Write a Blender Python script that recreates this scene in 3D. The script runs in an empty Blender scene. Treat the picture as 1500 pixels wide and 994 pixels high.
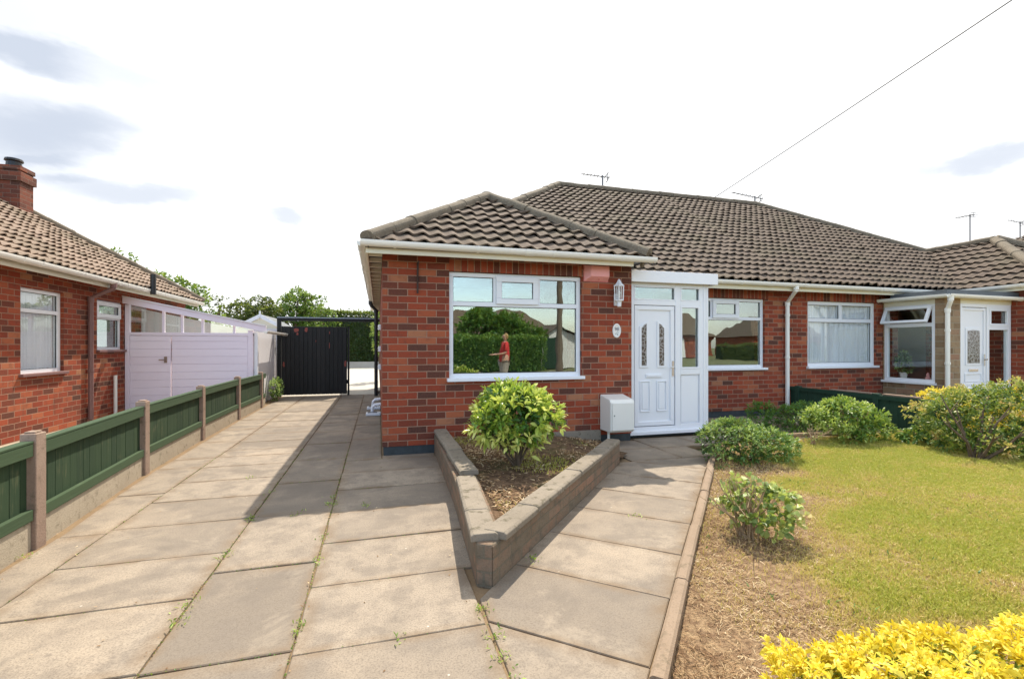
import bpy, bmesh, math, random
import numpy as np
from mathutils import Vector, Matrix
D = bpy.data
S = bpy.context.scene
R = math.radians
rnd = random.Random(7)
rng = np.random.default_rng(11)

# ---------------------------------------------------------------- camera
TH = math.atan(196 / 690)
cd = D.cameras.new('camera'); cam = D.objects.new('camera', cd); S.collection.objects.link(cam)
cam.location = (0, 0, 1.3); cam.rotation_euler = (R(90), 0, -TH)
cd.sensor_width = 36; cd.lens = 690 / 1500 * 36; cd.shift_y = 9 / 1500
cd.clip_start = .05; cd.clip_end = 2000
S.camera = cam
# ---------------------------------------------------------------- light
SUN_EL, SUN_AZ = R(56), math.atan2(.46, .89)       # azimuth from +Y towards +X
S.view_settings.view_transform = 'Standard'; S.view_settings.look = 'None'
S.view_settings.exposure = .9; S.view_settings.gamma = 1
sl = D.lights.new('sun', 'SUN'); so = D.objects.new('sun', sl); S.collection.objects.link(so)
sl.energy = 3.7; sl.angle = R(.6); sl.color = (1, .90, .76)
sd = Vector((math.sin(SUN_AZ) * math.cos(SUN_EL), math.cos(SUN_AZ) * math.cos(SUN_EL), math.sin(SUN_EL)))
so.rotation_euler = sd.to_track_quat('Z', 'Y').to_euler(); so.location = (0, 0, 30)

def newmat(name):
    m = D.materials.new(name); m.use_nodes = True; m.node_tree.nodes.clear(); return m
class NT:
    def __init__(s, m): s.t = m.node_tree if hasattr(m, 'node_tree') else m; s.m = m
    def n(s, typ, **kw):
        x = s.t.nodes.new(typ)
        for k, v in kw.items():
            if k == 'ins':
                for a, b in v.items():
                    if isinstance(b, bpy.types.NodeSocket): s.t.links.new(b, x.inputs[a])
                    else: x.inputs[a].default_value = b
            else: setattr(x, k, v)
        return x
    def math(s, op, a, b=0.0, c=0.0):
        return s.n('ShaderNodeMath', operation=op, ins={0: a, 1: b, 2: c}).outputs[0]
    def mix(s, f, a, b, mode='MIX'):
        x = s.n('ShaderNodeMix', data_type='RGBA', blend_type=mode)
        for k, v in ((0, f), (6, a), (7, b)):
            if isinstance(v, bpy.types.NodeSocket): s.t.links.new(v, x.inputs[k])
            else: x.inputs[k].default_value = v if k == 0 else (*v, 1) if len(v) == 3 else v
        return x.outputs[2]
    def noise(s, vec, scale, detail=3, rough=.55, dim='3D', dist=0):
        return s.n('ShaderNodeTexNoise', noise_dimensions=dim, ins={'Vector': vec, 'Scale': scale, 'Detail': detail, 'Roughness': rough, 'Distortion': dist}).outputs[0]
    def ramp(s, f, stops, interp='LINEAR'):
        x = s.n('ShaderNodeValToRGB', ins={0: f}); cr = x.color_ramp; cr.interpolation = interp
        while len(cr.elements) < len(stops): cr.elements.new(.5)
        for e, (p, c) in zip(cr.elements, stops):
            e.position = p; e.color = (*c, 1) if len(c) == 3 else c
        return x.outputs[0]
    def rng(s, f, a, b, c=0., d=1., smooth=True):
        return s.n('ShaderNodeMapRange', interpolation_type='SMOOTHSTEP' if smooth else 'LINEAR', ins={0: f, 1: a, 2: b, 3: c, 4: d}).outputs[0]
    def pos(s): return s.n('ShaderNodeNewGeometry').outputs['Position']
    def out(s, sh): s.n('ShaderNodeOutputMaterial', ins={0: sh}); return s.m
    def bump(s, h, strength=.4, dist=.01):
        return s.n('ShaderNodeBump', ins={'Height': h, 'Strength': strength, 'Distance': dist}).outputs[0]
    def pbr(s, col, rough=.7, bump=None, spec=.4, metal=0):
        ins = {'Base Color': col if not isinstance(col, tuple) else (*col, 1), 'Roughness': rough, 'Specular IOR Level': spec, 'Metallic': metal}
        if bump is not None: ins['Normal'] = bump
        return s.n('ShaderNodeBsdfPrincipled', ins=ins).outputs[0]

# world: clear sky towards the street, bright thin cloud round the sun
W = D.worlds.new('World'); S.world = W; W.use_nodes = True; W.node_tree.nodes.clear()
w = NT(W)
sky = w.n('ShaderNodeTexSky', sky_type='NISHITA', sun_disc=False, sun_elevation=SUN_EL, sun_rotation=SUN_AZ, air_density=1.2, dust_density=1.5)
dirv = w.n('ShaderNodeTexCoord').outputs['Generated']
sep = w.n('ShaderNodeSeparateXYZ', ins={0: dirv})
dots = w.n('ShaderNodeVectorMath', operation='DOT_PRODUCT', ins={0: dirv, 1: (math.sin(SUN_AZ), math.cos(SUN_AZ), .35)}).outputs['Value']
stretch = w.n('ShaderNodeMapping', ins={0: dirv, 3: (1, 1, 2.6)}).outputs[0]
n1 = w.noise(stretch, 2.3, 6, .6)
cov = w.rng(w.math('ADD', w.math('MULTIPLY', dots, .55), w.math('MULTIPLY', n1, 1.3)), .10, .75)
def blob(px, py, sx, sy, tilt, amp):
    """a soft darker patch of cloud round a fixed direction of the sky"""
    s_, c_ = math.sin(TH), math.cos(TH)
    u = (px - 750) / 690; z = (506 - py) / 690
    d = Vector((s_ + u * c_, c_ - u * s_, z)).normalized()
    az = Vector((d.y, -d.x, 0)).normalized(); up = az.cross(d).normalized()
    A = (az * math.cos(tilt) + up * math.sin(tilt)) / sx; B = (up * math.cos(tilt) - az * math.sin(tilt)) / sy
    off = w.n('ShaderNodeVectorMath', operation='SUBTRACT', ins={0: wdir, 1: tuple(d)}).outputs[0]
    a = w.n('ShaderNodeVectorMath', operation='DOT_PRODUCT', ins={0: off, 1: tuple(A)}).outputs['Value']
    b = w.n('ShaderNodeVectorMath', operation='DOT_PRODUCT', ins={0: off, 1: tuple(B)}).outputs['Value']
    q = w.math('ADD', w.math('MULTIPLY', a, a), w.math('MULTIPLY', b, b))
    return w.math('MULTIPLY', w.rng(q, 1.15, .0), amp)
nz = w.n('ShaderNodeTexNoise', ins={'Vector': stretch, 'Scale': 6.0, 'Detail': 5.0, 'Roughness': .6}).outputs['Color']
wob = w.n('ShaderNodeVectorMath', operation='MULTIPLY_ADD', ins={0: nz, 1: (.12, .12, .07), 2: (-.06, -.06, -.035)}).outputs[0]
wdir = w.n('ShaderNodeVectorMath', operation='ADD', ins={0: dirv, 1: wob}).outputs[0]
dark = 0
for a in ((75, 190, .145, .055, .26, 1.0), (115, 100, .15, .030, .10, .60), (190, 284, .13, .026, .12, .80), (60, 248, .10, .028, .2, .62), (-30, 20, .14, .10, .3, .55),
          (1455, 233, .12, .020, .02, .80), (415, 314, .04, .018, 0, .72)):
    dark = w.math('ADD', dark, blob(*a))
dark = w.math('MINIMUM', dark, 1.0)
cloud = w.mix(dark, (5.0, 5.05, 5.1), (2.5, 2.75, 3.2))
ndn = w.rng(w.noise(stretch, 4.0, 5, .6), .35, .7, .80, 1.0)
cloud = w.mix(w.rng(dots, -.2, .5), w.mix(1.0, cloud, w.n('ShaderNodeCombineColor', ins={0: ndn, 1: ndn, 2: ndn}).outputs[0], 'MULTIPLY'), cloud)
skc = w.mix(1.0, sky.outputs[0], (1.88, 1.88, 1.9), 'MULTIPLY')
final = w.mix(cov, skc, cloud)
w.n('ShaderNodeOutputWorld', ins={0: w.n('ShaderNodeBackground', ins={0: final, 1: .145}).outputs[0]})

# ---------------------------------------------------------------- materials
def simple(name, col, rough=.6, nscale=8, var=.12, bump=.0, spec=.4, metal=0):
    m = newmat(name); t = NT(m); p = t.pos()
    n = t.noise(p, nscale, 4)
    c = t.mix(n, tuple(x * (1 - var) for x in col), tuple(min(1, x * (1 + var)) for x in col))
    b = t.bump(t.noise(p, nscale * 12, 2), bump, .004) if bump else None
    return t.out(t.pbr(c, rough, b, spec, metal))
def brickmat(name, bw=.2285, bh=.0825, mort=.011, tones=None, mcol=(.37, .215, .145), stagger=True):
    m = newmat(name); t = NT(m)
    uv = t.n('ShaderNodeUVMap', uv_map='UVMap').outputs[0]
    wv = t.n('ShaderNodeTexNoise', ins={'Vector': uv, 'Scale': 9.0, 'Detail': 2.0}).outputs['Color']
    uvw = t.n('ShaderNodeVectorMath', operation='MULTIPLY_ADD', ins={0: wv, 1: (.006, .005, 0), 2: uv}).outputs[0]
    s = t.n('ShaderNodeSeparateXYZ', ins={0: uvw})
    v = t.math('DIVIDE', s.outputs[1], bh); row = t.math('FLOOR', v)
    u = t.math('DIVIDE', s.outputs[0], bw)
    if stagger:
        u = t.math('ADD', u, t.math('MULTIPLY', t.math('MODULO', t.math('ABSOLUTE', row), 2), .5))
    col = t.math('FLOOR', u)
    fu = t.math('MULTIPLY', t.math('FRACT', u), bw); fv = t.math('MULTIPLY', t.math('FRACT', v), bh)
    du = t.math('MINIMUM', fu, t.math('SUBTRACT', bw, fu)); dv = t.math('MINIMUM', fv, t.math('SUBTRACT', bh, fv))
    d = t.math('MINIMUM', du, dv)
    mask = t.rng(d, mort * .33, mort * .62)
    idv = t.n('ShaderNodeCombineXYZ', ins={0: col, 1: row, 2: 3.7}).outputs[0]
    wn = t.n('ShaderNodeTexWhiteNoise', noise_dimensions='3D', ins={0: idv})
    tones = tones or [(0, (.075, .034, .026)), (.12, (.12, .038, .025)), (.25, (.18, .040, .022)), (.55, (.26, .046, .022)), (.8, (.32, .066, .029)), (.94, (.37, .11, .05)), (1, (.36, .17, .09))]
    c = t.ramp(wn.outputs[0], tones)
    fine = t.noise(uvw, 60, 4, .65)
    part = t.noise(t.n('ShaderNodeVectorMath', operation='MULTIPLY_ADD', ins={0: idv, 1: (3.1, 5.3, 1.), 2: uvw}).outputs[0], 11, 2)
    c = t.mix(t.rng(part, .5, .75, 0, .8), c, t.mix(.45, c, (.09, .04, .03)))
    c = t.mix(t.math('MULTIPLY', t.rng(fine, .35, .75), .45), c, t.mix(.5, c, (.34, .11, .055)))
    big = t.noise(uvw, .9, 3)
    mc = t.mix(fine, tuple(x * .62 for x in mcol), tuple(x * 1.2 for x in mcol))
    c = t.mix(mask, mc, c)
    c = t.mix(t.rng(big, .45, .75, 0, .4), c, t.mix(.5, c, (.10, .055, .04)))
    mp = t.n('ShaderNodeMapping', ins={0: uv, 3: (1, .12, 1)}).outputs[0]
    c = t.mix(t.rng(t.noise(mp, 7, 4, .6), .58, .75, 0, .35), c, (.09, .06, .045))
    h = t.math('ADD', t.math('MULTIPLY', mask, 1.0), t.math('MULTIPLY', fine, .35))
    return t.out(t.pbr(c, .85, t.bump(h, .8, .006), .25))
M = {}
M['brick'] = brickmat('red_brick')
M['shadedbrick'] = brickmat('shaded_chimney_brick', tones=[(0, (.05, .03, .025)), (.5, (.14, .045, .03)), (1, (.22, .07, .04))], mcol=(.20, .13, .10))  # darker chimney brick: the shade on its front face put into the colour
M['soldier'] = brickmat('soldier_brick', bw=.0825, bh=.215, stagger=False)
M['stone'] = brickmat('buff_stone', bw=.34, bh=.115, mort=.012, tones=[(0, (.17, .12, .07)), (.4, (.30, .22, .13)), (.75, (.36, .27, .17)), (1, (.30, .17, .11))], mcol=(.42, .36, .26))
M['plinth'] = simple('bitumen_plinth', (.045, .055, .06), .6, 14, .5, .5)
M['upvc'] = simple('white_upvc', (.80, .81, .84), .28, 3, .02, 0, .5)
M['cream'] = simple('cream_paint', (.74, .70, .56), .4, 5, .06, .05)
M['gutterw'] = simple('white_gutter', (.80, .78, .72), .3, 4, .05)
M['blackpipe'] = simple('black_pipe', (.018, .019, .02), .4, 6, .2)
M['brownpipe'] = simple('brown_pipe', (.20, .11, .10), .45, 6, .15)
M['lead'] = simple('lead', (.26, .29, .33), .5, 8, .25, .2)
M['greyfelt'] = simple('grey_roof_edge', (.085, .10, .115), .6, 5, .2)
M['metal'] = simple('aerial_metal', (.16, .16, .17), .5, 8, .1, 0, .5, .3)
M['chrome'] = simple('chrome', (.7, .7, .7), .2, 8, .05, 0, .5, 1)
M['plaster'] = simple('interior_plaster', (.28, .26, .22), .9, 2, .1)
M['ceiling'] = simple('interior_ceiling', (.4, .4, .38), .9, 2, .1)
M['carpet'] = simple('interior_floor', (.12, .10, .08), .95, 9, .2)
M['pink'] = simple('faded_red_plastic', (.85, .38, .36), .5, 6, .12)
M['pinkdark'] = simple('faded_red_plastic_rim', (.55, .16, .14), .5, 6, .12)
M['meter'] = simple('meter_box_plastic', (.78, .76, .70), .4, 5, .03)
M['meterside'] = M['meter']
M['iron'] = simple('rusty_iron', (.06, .035, .028), .8, 30, .5, .3)
M['ceramic'] = simple('ceramic', (.80, .78, .74), .2, 6, .04)
M['ink'] = simple('plaque_ink', (.10, .10, .14), .5, 6, .1)
M['inkpale'] = simple('plaque_flowers', (.45, .50, .46), .5, 90, .3)
M['bark'] = simple('bark', (.12, .085, .055), .9, 20, .4, .6)
M['twig'] = simple('dead_twig', (.36, .25, .15), .9, 20, .3, .3)
M['leadedglass'] = None
M['road'] = simple('asphalt', (.05, .05, .052), .9, 3, .25, .6)
M['kerbstone'] = simple('kerb_concrete', (.30, .27, .23), .9, 10, .2, .5)
M['whitewash'] = simple('white_render', (.72, .72, .72), .7, 3, .06)
M['wire'] = simple('cable', (.10, .10, .11), .6, 3, .05)
M['polewood'] = simple('pole_wood', (.16, .13, .10), .9, 8, .3, .5)
M['red_cloth'] = simple('red_cloth', (.62, .05, .05), .9, 9, .1, .2)
M['denim'] = simple('pale_trousers', (.42, .38, .34), .9, 9, .1, .2)
M['skin'] = simple('skin', (.55, .33, .24), .5, 9, .05)
M['hair'] = simple('blonde_hair', (.42, .28, .12), .7, 40, .3, .3)
M['darkshoe'] = simple('dark_leather', (.04, .035, .03), .5, 9, .1)

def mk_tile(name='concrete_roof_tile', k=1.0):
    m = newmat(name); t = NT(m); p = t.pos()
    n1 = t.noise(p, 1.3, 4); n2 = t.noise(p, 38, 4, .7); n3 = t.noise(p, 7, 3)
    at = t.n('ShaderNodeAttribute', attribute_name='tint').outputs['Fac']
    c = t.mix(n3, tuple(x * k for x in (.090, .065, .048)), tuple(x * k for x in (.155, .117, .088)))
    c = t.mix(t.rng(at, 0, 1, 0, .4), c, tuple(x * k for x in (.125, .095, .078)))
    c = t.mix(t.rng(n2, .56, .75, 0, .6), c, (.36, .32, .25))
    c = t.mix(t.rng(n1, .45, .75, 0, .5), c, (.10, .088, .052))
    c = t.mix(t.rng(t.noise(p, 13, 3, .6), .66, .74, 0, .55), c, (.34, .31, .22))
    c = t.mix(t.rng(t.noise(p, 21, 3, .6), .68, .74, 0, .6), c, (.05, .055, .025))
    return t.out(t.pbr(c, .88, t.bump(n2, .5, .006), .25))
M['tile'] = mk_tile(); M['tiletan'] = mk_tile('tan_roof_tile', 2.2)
def mk_ridge():
    m = newmat('ridge_tile'); t = NT(m); p = t.pos()
    n2 = t.noise(p, 45, 4, .7); n3 = t.noise(p, 6, 4)
    c = t.mix(n3, (.10, .085, .065), (.24, .20, .15))
    c = t.mix(t.rng(n2, .5, .75, 0, .6), c, (.36, .33, .25))
    return t.out(t.pbr(c, .92, t.bump(n2, .6, .008), .2))
M['ridge'] = mk_ridge()
def mk_paving():
    m = newmat('concrete_slab'); t = NT(m); p = t.pos()
    at = t.n('ShaderNodeAttribute', attribute_name='tint').outputs['Fac']
    n1 = t.noise(p, .9, 5, .6); n2 = t.noise(p, 5.5, 5, .65); n3 = t.noise(p, 120, 3, .7); n4 = t.noise(p, 420, 2)
    c = t.mix(at, (.205, .172, .136), (.345, .288, .222))
    c = t.mix(t.rng(n2, .42, .66, 0, .7), c, (.19, .16, .13))
    c = t.mix(t.rng(n1, .48, .72, 0, .6), c, (.42, .34, .25))
    c = t.mix(t.rng(n3, .42, .68, 0, .65), c, (.14, .115, .09))
    c = t.mix(t.rng(n4, .6, .8, 0, .35), c, (.62, .56, .47))
    wt = t.noise(p, 2.1, 3, .5, dist=.6)
    c = t.mix(t.rng(wt, .52, .64, 0, .5), c, (.16, .135, .11))
    c = t.mix(t.rng(t.noise(p, 1.7, 6, .75, dist=.5), .54, .66, 0, .28), c, (.44, .37, .28))
    e = t.n('ShaderNodeAttribute', attribute_name='edge').outputs['Fac']
    c = t.mix(t.math('MULTIPLY', e, t.rng(n2, .35, .65, .1, .75)), c, (.20, .14, .085))
    sp = t.n('ShaderNodeTexVoronoi', ins={'Vector': p, 'Scale': 3.2, 'Randomness': 1.0}).outputs[0]
    c = t.mix(t.rng(t.math('ADD', sp, t.math('MULTIPLY', n2, .08)), .10, .05, 0, .5), c, (.12, .10, .085))
    lf = t.n('ShaderNodeTexVoronoi', ins={'Vector': p, 'Scale': 5.0}).outputs[0]
    c = t.mix(t.rng(lf, .035, .015, 0, .7), c, (.62, .58, .50))
    h = t.math('ADD', t.math('MULTIPLY', n3, 1.0), t.math('ADD', t.math('MULTIPLY', n2, 1.5), t.math('MULTIPLY', n4, .5)))
    return t.out(t.pbr(c, .88, t.bump(h, .4, .004), .25))
M['slab'] = mk_paving()
def mk_conc(name, a, b, moss=.0):
    m = newmat(name); t = NT(m); p = t.pos()
    n1 = t.noise(p, 3, 5, .6); n3 = t.noise(p, 90, 3, .7); n2 = t.noise(p, 14, 4, .65)
    c = t.mix(n1, a, b)
    c = t.mix(t.rng(n3, .5, .8, 0, .5), c, tuple(x * .5 for x in a))
    c = t.mix(t.rng(n2, .52, .72, 0, moss), c, (.085, .075, .045))
    return t.out(t.pbr(c, .9, t.bump(t.math('ADD', n3, n2), .6, .006), .2))
M['post'] = mk_conc('pinkish_concrete', (.25, .17, .13), (.37, .28, .22), .5)
M['gravelboard'] = mk_conc('gravel_board', (.34, .29, .22), (.45, .39, .30), .45)
M['coping'] = mk_conc('old_coping', (.17, .145, .11), (.31, .265, .21), .95)
M['edging'] = mk_conc('path_edging', (.20, .145, .10), (.33, .25, .18), .55)
M['sand'] = mk_conc('joint_dirt', (.17, .115, .065), (.28, .20, .12), .5)
M['yardcon'] = mk_conc('yard_concrete', (.42, .39, .34), (.55, .52, .46), .0)
def mk_wallblock():
    m = newmat('weathered_block'); t = NT(m); p = t.pos()
    uv = t.n('ShaderNodeUVMap', uv_map='UVMap').outputs[0]
    br = t.n('ShaderNodeTexBrick', ins={'Vector': uv, 'Scale': 1.0, 'Mortar Size': .006, 'Brick Width': .22, 'Row Height': .075, 'Color1': (.28, .165, .11, 1), 'Color2': (.17, .125, .085, 1), 'Mortar': (.15, .125, .09, 1), 'Bias': 0.0})
    n1 = t.noise(p, 5, 5, .65); n3 = t.noise(p, 70, 3, .7)
    c = t.mix(t.rng(n1, .38, .62, .0, .6), br.outputs[0], (.175, .15, .11))
    c = t.mix(t.rng(n3, .5, .75, 0, .6), c, (.10, .085, .06))
    c = t.mix(t.rng(t.noise(p, 11, 4), .5, .7, 0, .6), c, (.11, .10, .075))
    h = t.math('ADD', n3, t.math('MULTIPLY', br.outputs[1], -1.2))
    return t.out(t.pbr(c, .92, t.bump(h, .7, .008), .2))
M['block'] = mk_wallblock()
def mk_boards(name, a, b, scale, rough=.8, worn=None, wv=.5, axis=0):
    m = newmat(name); t = NT(m)
    tc = t.n('ShaderNodeUVMap', uv_map='UVMap').outputs[0]
    mp = t.n('ShaderNodeMapping', ins={0: tc, 3: (1, .06, 1) if axis == 0 else (.06, 1, 1)}).outputs[0]
    g = t.noise(mp, 55, 4, .6); n2 = t.noise(tc, 4, 4)
    at = t.n('ShaderNodeAttribute', attribute_name='tint').outputs['Fac']
    c = t.mix(t.math('ADD', t.math('MULTIPLY', g, .6), t.math('MULTIPLY', at, .4)), a, b)
    if worn: c = t.mix(t.rng(t.math('ADD', t.math('MULTIPLY', g, .5), t.math('MULTIPLY', n2, .5)), wv, wv + .12, 0, .75), c, worn)
    return t.out(t.pbr(c, rough, t.bump(g, .5, .004), .3))
M['green'] = mk_boards('green_fence_boards', (.014, .034, .017), (.036, .066, .029), 1, .85, (.085, .095, .048), .54)
M['greenrail'] = mk_boards('green_fence_rail', (.032, .060, .030), (.060, .096, .046), 1, .85, (.13, .17, .095), .6, 1)
M['darkgreen'] = mk_boards('dark_green_fence', (.012, .040, .026), (.028, .070, .042), 1, .7)
M['gate'] = mk_boards('black_gate_boards', (.012, .013, .013), (.03, .028, .026), 1, .75)
M['lilac'] = mk_boards('lilac_boards', (.80, .71, .79), (.88, .80, .87), 1, .6, None, .5, 1)
M['lilacwhite'] = simple('white_boards', (.74, .72, .74), .6, 4, .05)
def mk_gatepatch():
    return simple('bare_red_patch', (.24, .06, .045), .8, 60, .5)
M['redpatch'] = mk_gatepatch()
def mk_glass(name, refl=.34, tint=(.80, .86, .84), rough=0.0):
    m = newmat(name); t = NT(m)
    fr = t.n('ShaderNodeLayerWeight', ins={0: .5}).outputs['Facing']
    f = t.rng(t.math('POWER', fr, 4.0), 0, 1, refl, .95, False)
    g = t.n('ShaderNodeBsdfGlossy', ins={0: (.95, 1, .99, 1), 'Roughness': rough, 'Normal': t.bump(t.noise(t.pos(), 3.0, 1), .25, .004)}).outputs[0]
    tr = t.n('ShaderNodeBsdfTransparent', ins={0: (*tint, 1)}).outputs[0]
    return t.out(t.n('ShaderNodeMixShader', ins={0: f, 1: tr, 2: g}).outputs[0])
M['glass'] = mk_glass('window_glass', .24)
M['frosted'] = simple('milky_sheet', (.74, .72, .70), .25, 2.5, .16, 0, .5)
M['glassclear'] = mk_glass('clear_glass', .08, (.97, .98, .98))
def mk_leaded():
    m = newmat('patterned_glass'); t = NT(m)
    uv = t.n('ShaderNodeUVMap', uv_map='UVMap').outputs[0]
    vo = t.n('ShaderNodeTexVoronoi', feature='DISTANCE_TO_EDGE', ins={'Vector': uv, 'Scale': 16.0}).outputs[0]
    n = t.noise(uv, 20, 2)
    c = t.mix(t.rng(vo, .03, .10), (.35, .34, .33), t.ramp(n, [(.3, (.05, .05, .045)), (.55, (.13, .10, .08)), (.75, (.05, .07, .06))]))
    return t.out(t.pbr(c, .12, t.bump(vo, .4, .003), .8))
M['leadedglass'] = mk_leaded()
def mk_net():
    m = newmat('net_curtain'); t = NT(m)
    uv = t.n('ShaderNodeUVMap', uv_map='UVMap').outputs[0]
    n = t.noise(uv, 70, 2)
    d = t.n('ShaderNodeBsdfDiffuse', ins={0: (.95, .96, .98, 1)}).outputs[0]
    tl = t.n('ShaderNodeBsdfTranslucent', ins={0: (.8, .82, .88, 1)}).outputs[0]
    tr = t.n('ShaderNodeBsdfTransparent').outputs[0]
    a = t.n('ShaderNodeMixShader', ins={0: .15, 1: d, 2: tl}).outputs[0]
    return t.out(t.n('ShaderNodeMixShader', ins={0: t.rng(n, .35, .7, .90, 1.0), 1: tr, 2: a}).outputs[0])
M['net'] = mk_net()
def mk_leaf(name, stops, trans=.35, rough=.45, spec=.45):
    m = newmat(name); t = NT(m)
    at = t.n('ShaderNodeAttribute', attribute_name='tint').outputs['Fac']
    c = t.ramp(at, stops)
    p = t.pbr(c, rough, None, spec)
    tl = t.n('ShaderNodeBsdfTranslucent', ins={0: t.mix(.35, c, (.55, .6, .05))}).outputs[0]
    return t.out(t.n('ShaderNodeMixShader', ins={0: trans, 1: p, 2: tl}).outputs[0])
M['leaf_skim'] = mk_leaf('glossy_bright_leaf', [(0, (.04, .13, .025)), (.3, (.11, .26, .04)), (.6, (.42, .54, .08)), (1, (.78, .80, .24))], .35, .32, .6)
M['leaf_hebe'] = mk_leaf('small_dark_leaf', [(0, (.025, .08, .022)), (.45, (.08, .20, .045)), (1, (.36, .50, .17))])
M['leaf_mid'] = mk_leaf('mid_green_leaf', [(0, (.025, .10, .02)), (.5, (.07, .20, .035)), (1, (.28, .44, .09))])
M['leaf_lime'] = mk_leaf('lime_leaf', [(0, (.035, .11, .02)), (.5, (.16, .29, .05)), (1, (.46, .56, .14))])
M['leaf_pieris'] = mk_leaf('pieris_leaf', [(0, (.04, .10, .025)), (.35, (.14, .24, .05)), (.6, (.46, .46, .12)), (1, (.74, .44, .20))])
M['leaf_hyd'] = mk_leaf('hydrangea_leaf', [(0, (.12, .20, .05)), (.35, (.34, .44, .13)), (.8, (.58, .62, .22)), (1, (.70, .52, .28))], .4)
M['leaf_gold'] = mk_leaf('golden_leaf', [(0, (.12, .20, .03)), (.12, (.35, .36, .03)), (.25, (.66, .50, .03)), (.6, (.88, .68, .04)), (1, (.96, .82, .12))], .32, .5)
M['leaf_hedge'] = mk_leaf('hedge_leaf', [(0, (.015, .045, .012)), (.6, (.04, .09, .022)), (1, (.10, .17, .04))])
M['leaf_tree'] = mk_leaf('tree_leaf', [(0, (.03, .09, .02)), (.5, (.09, .20, .035)), (1, (.26, .38, .08))])
M['leaf_treedark'] = mk_leaf('dark_tree_leaf', [(0, (.02, .045, .015)), (.5, (.045, .09, .03)), (1, (.10, .16, .05))])
M['grass'] = mk_leaf('grass_blade', [(0, (.60, .43, .22)), (.35, (.60, .47, .18)), (.62, (.50, .45, .13)), (1, (.37, .40, .08))], .35, .7, .2)
M['straw'] = mk_leaf('dry_litter', [(0, (.10, .055, .03)), (.4, (.30, .18, .10)), (.7, (.52, .38, .22)), (1, (.74, .64, .45))], .2, .85, .15)
M['tuft'] = mk_leaf('tuft_blade', [(0, (.03, .10, .03)), (1, (.10, .24, .06))], .3)
def mk_ground():
    m = newmat('soil_and_turf'); t = NT(m); p = t.pos()
    n1 = t.noise(p, 1.2, 5, .6); n2 = t.noise(p, 16, 5, .7); n3 = t.noise(p, 90, 3, .7)
    c = t.mix(t.rng(n2, .35, .7), (.20, .125, .075), (.44, .31, .18))
    g = t.mix(n2, (.36, .31, .08), (.50, .43, .15))
    at = t.n('ShaderNodeAttribute', attribute_name='tint').outputs['Fac']
    c = t.mix(at, c, g)
    c = t.mix(t.rng(n3, .5, .7, 0, .65), c, (.09, .06, .035))
    return t.out(t.pbr(c, .95, t.bump(n3, 1, .02), .1))
M['turf'] = mk_ground()
def mk_soil():
    m = newmat('bed_soil'); t = NT(m); p = t.pos()
    n2 = t.noise(p, 11, 5, .7); n3 = t.noise(p, 75, 4, .75); n1 = t.noise(p, 3, 3)
    c = t.mix(t.rng(n2, .35, .7), (.085, .055, .035), (.23, .15, .095))
    c = t.mix(t.rng(n1, .5, .7, 0, .5), c, (.15, .17, .06))
    c = t.mix(t.rng(n3, .52, .72, 0, .7), c, (.42, .30, .19))
    return t.out(t.pbr(c, .95, t.bump(n3, 1, .02), .1))
M['soil'] = mk_soil()
M['verge'] = simple('far_turf', (.13, .14, .06), .95, 3, .35, .6)

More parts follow.
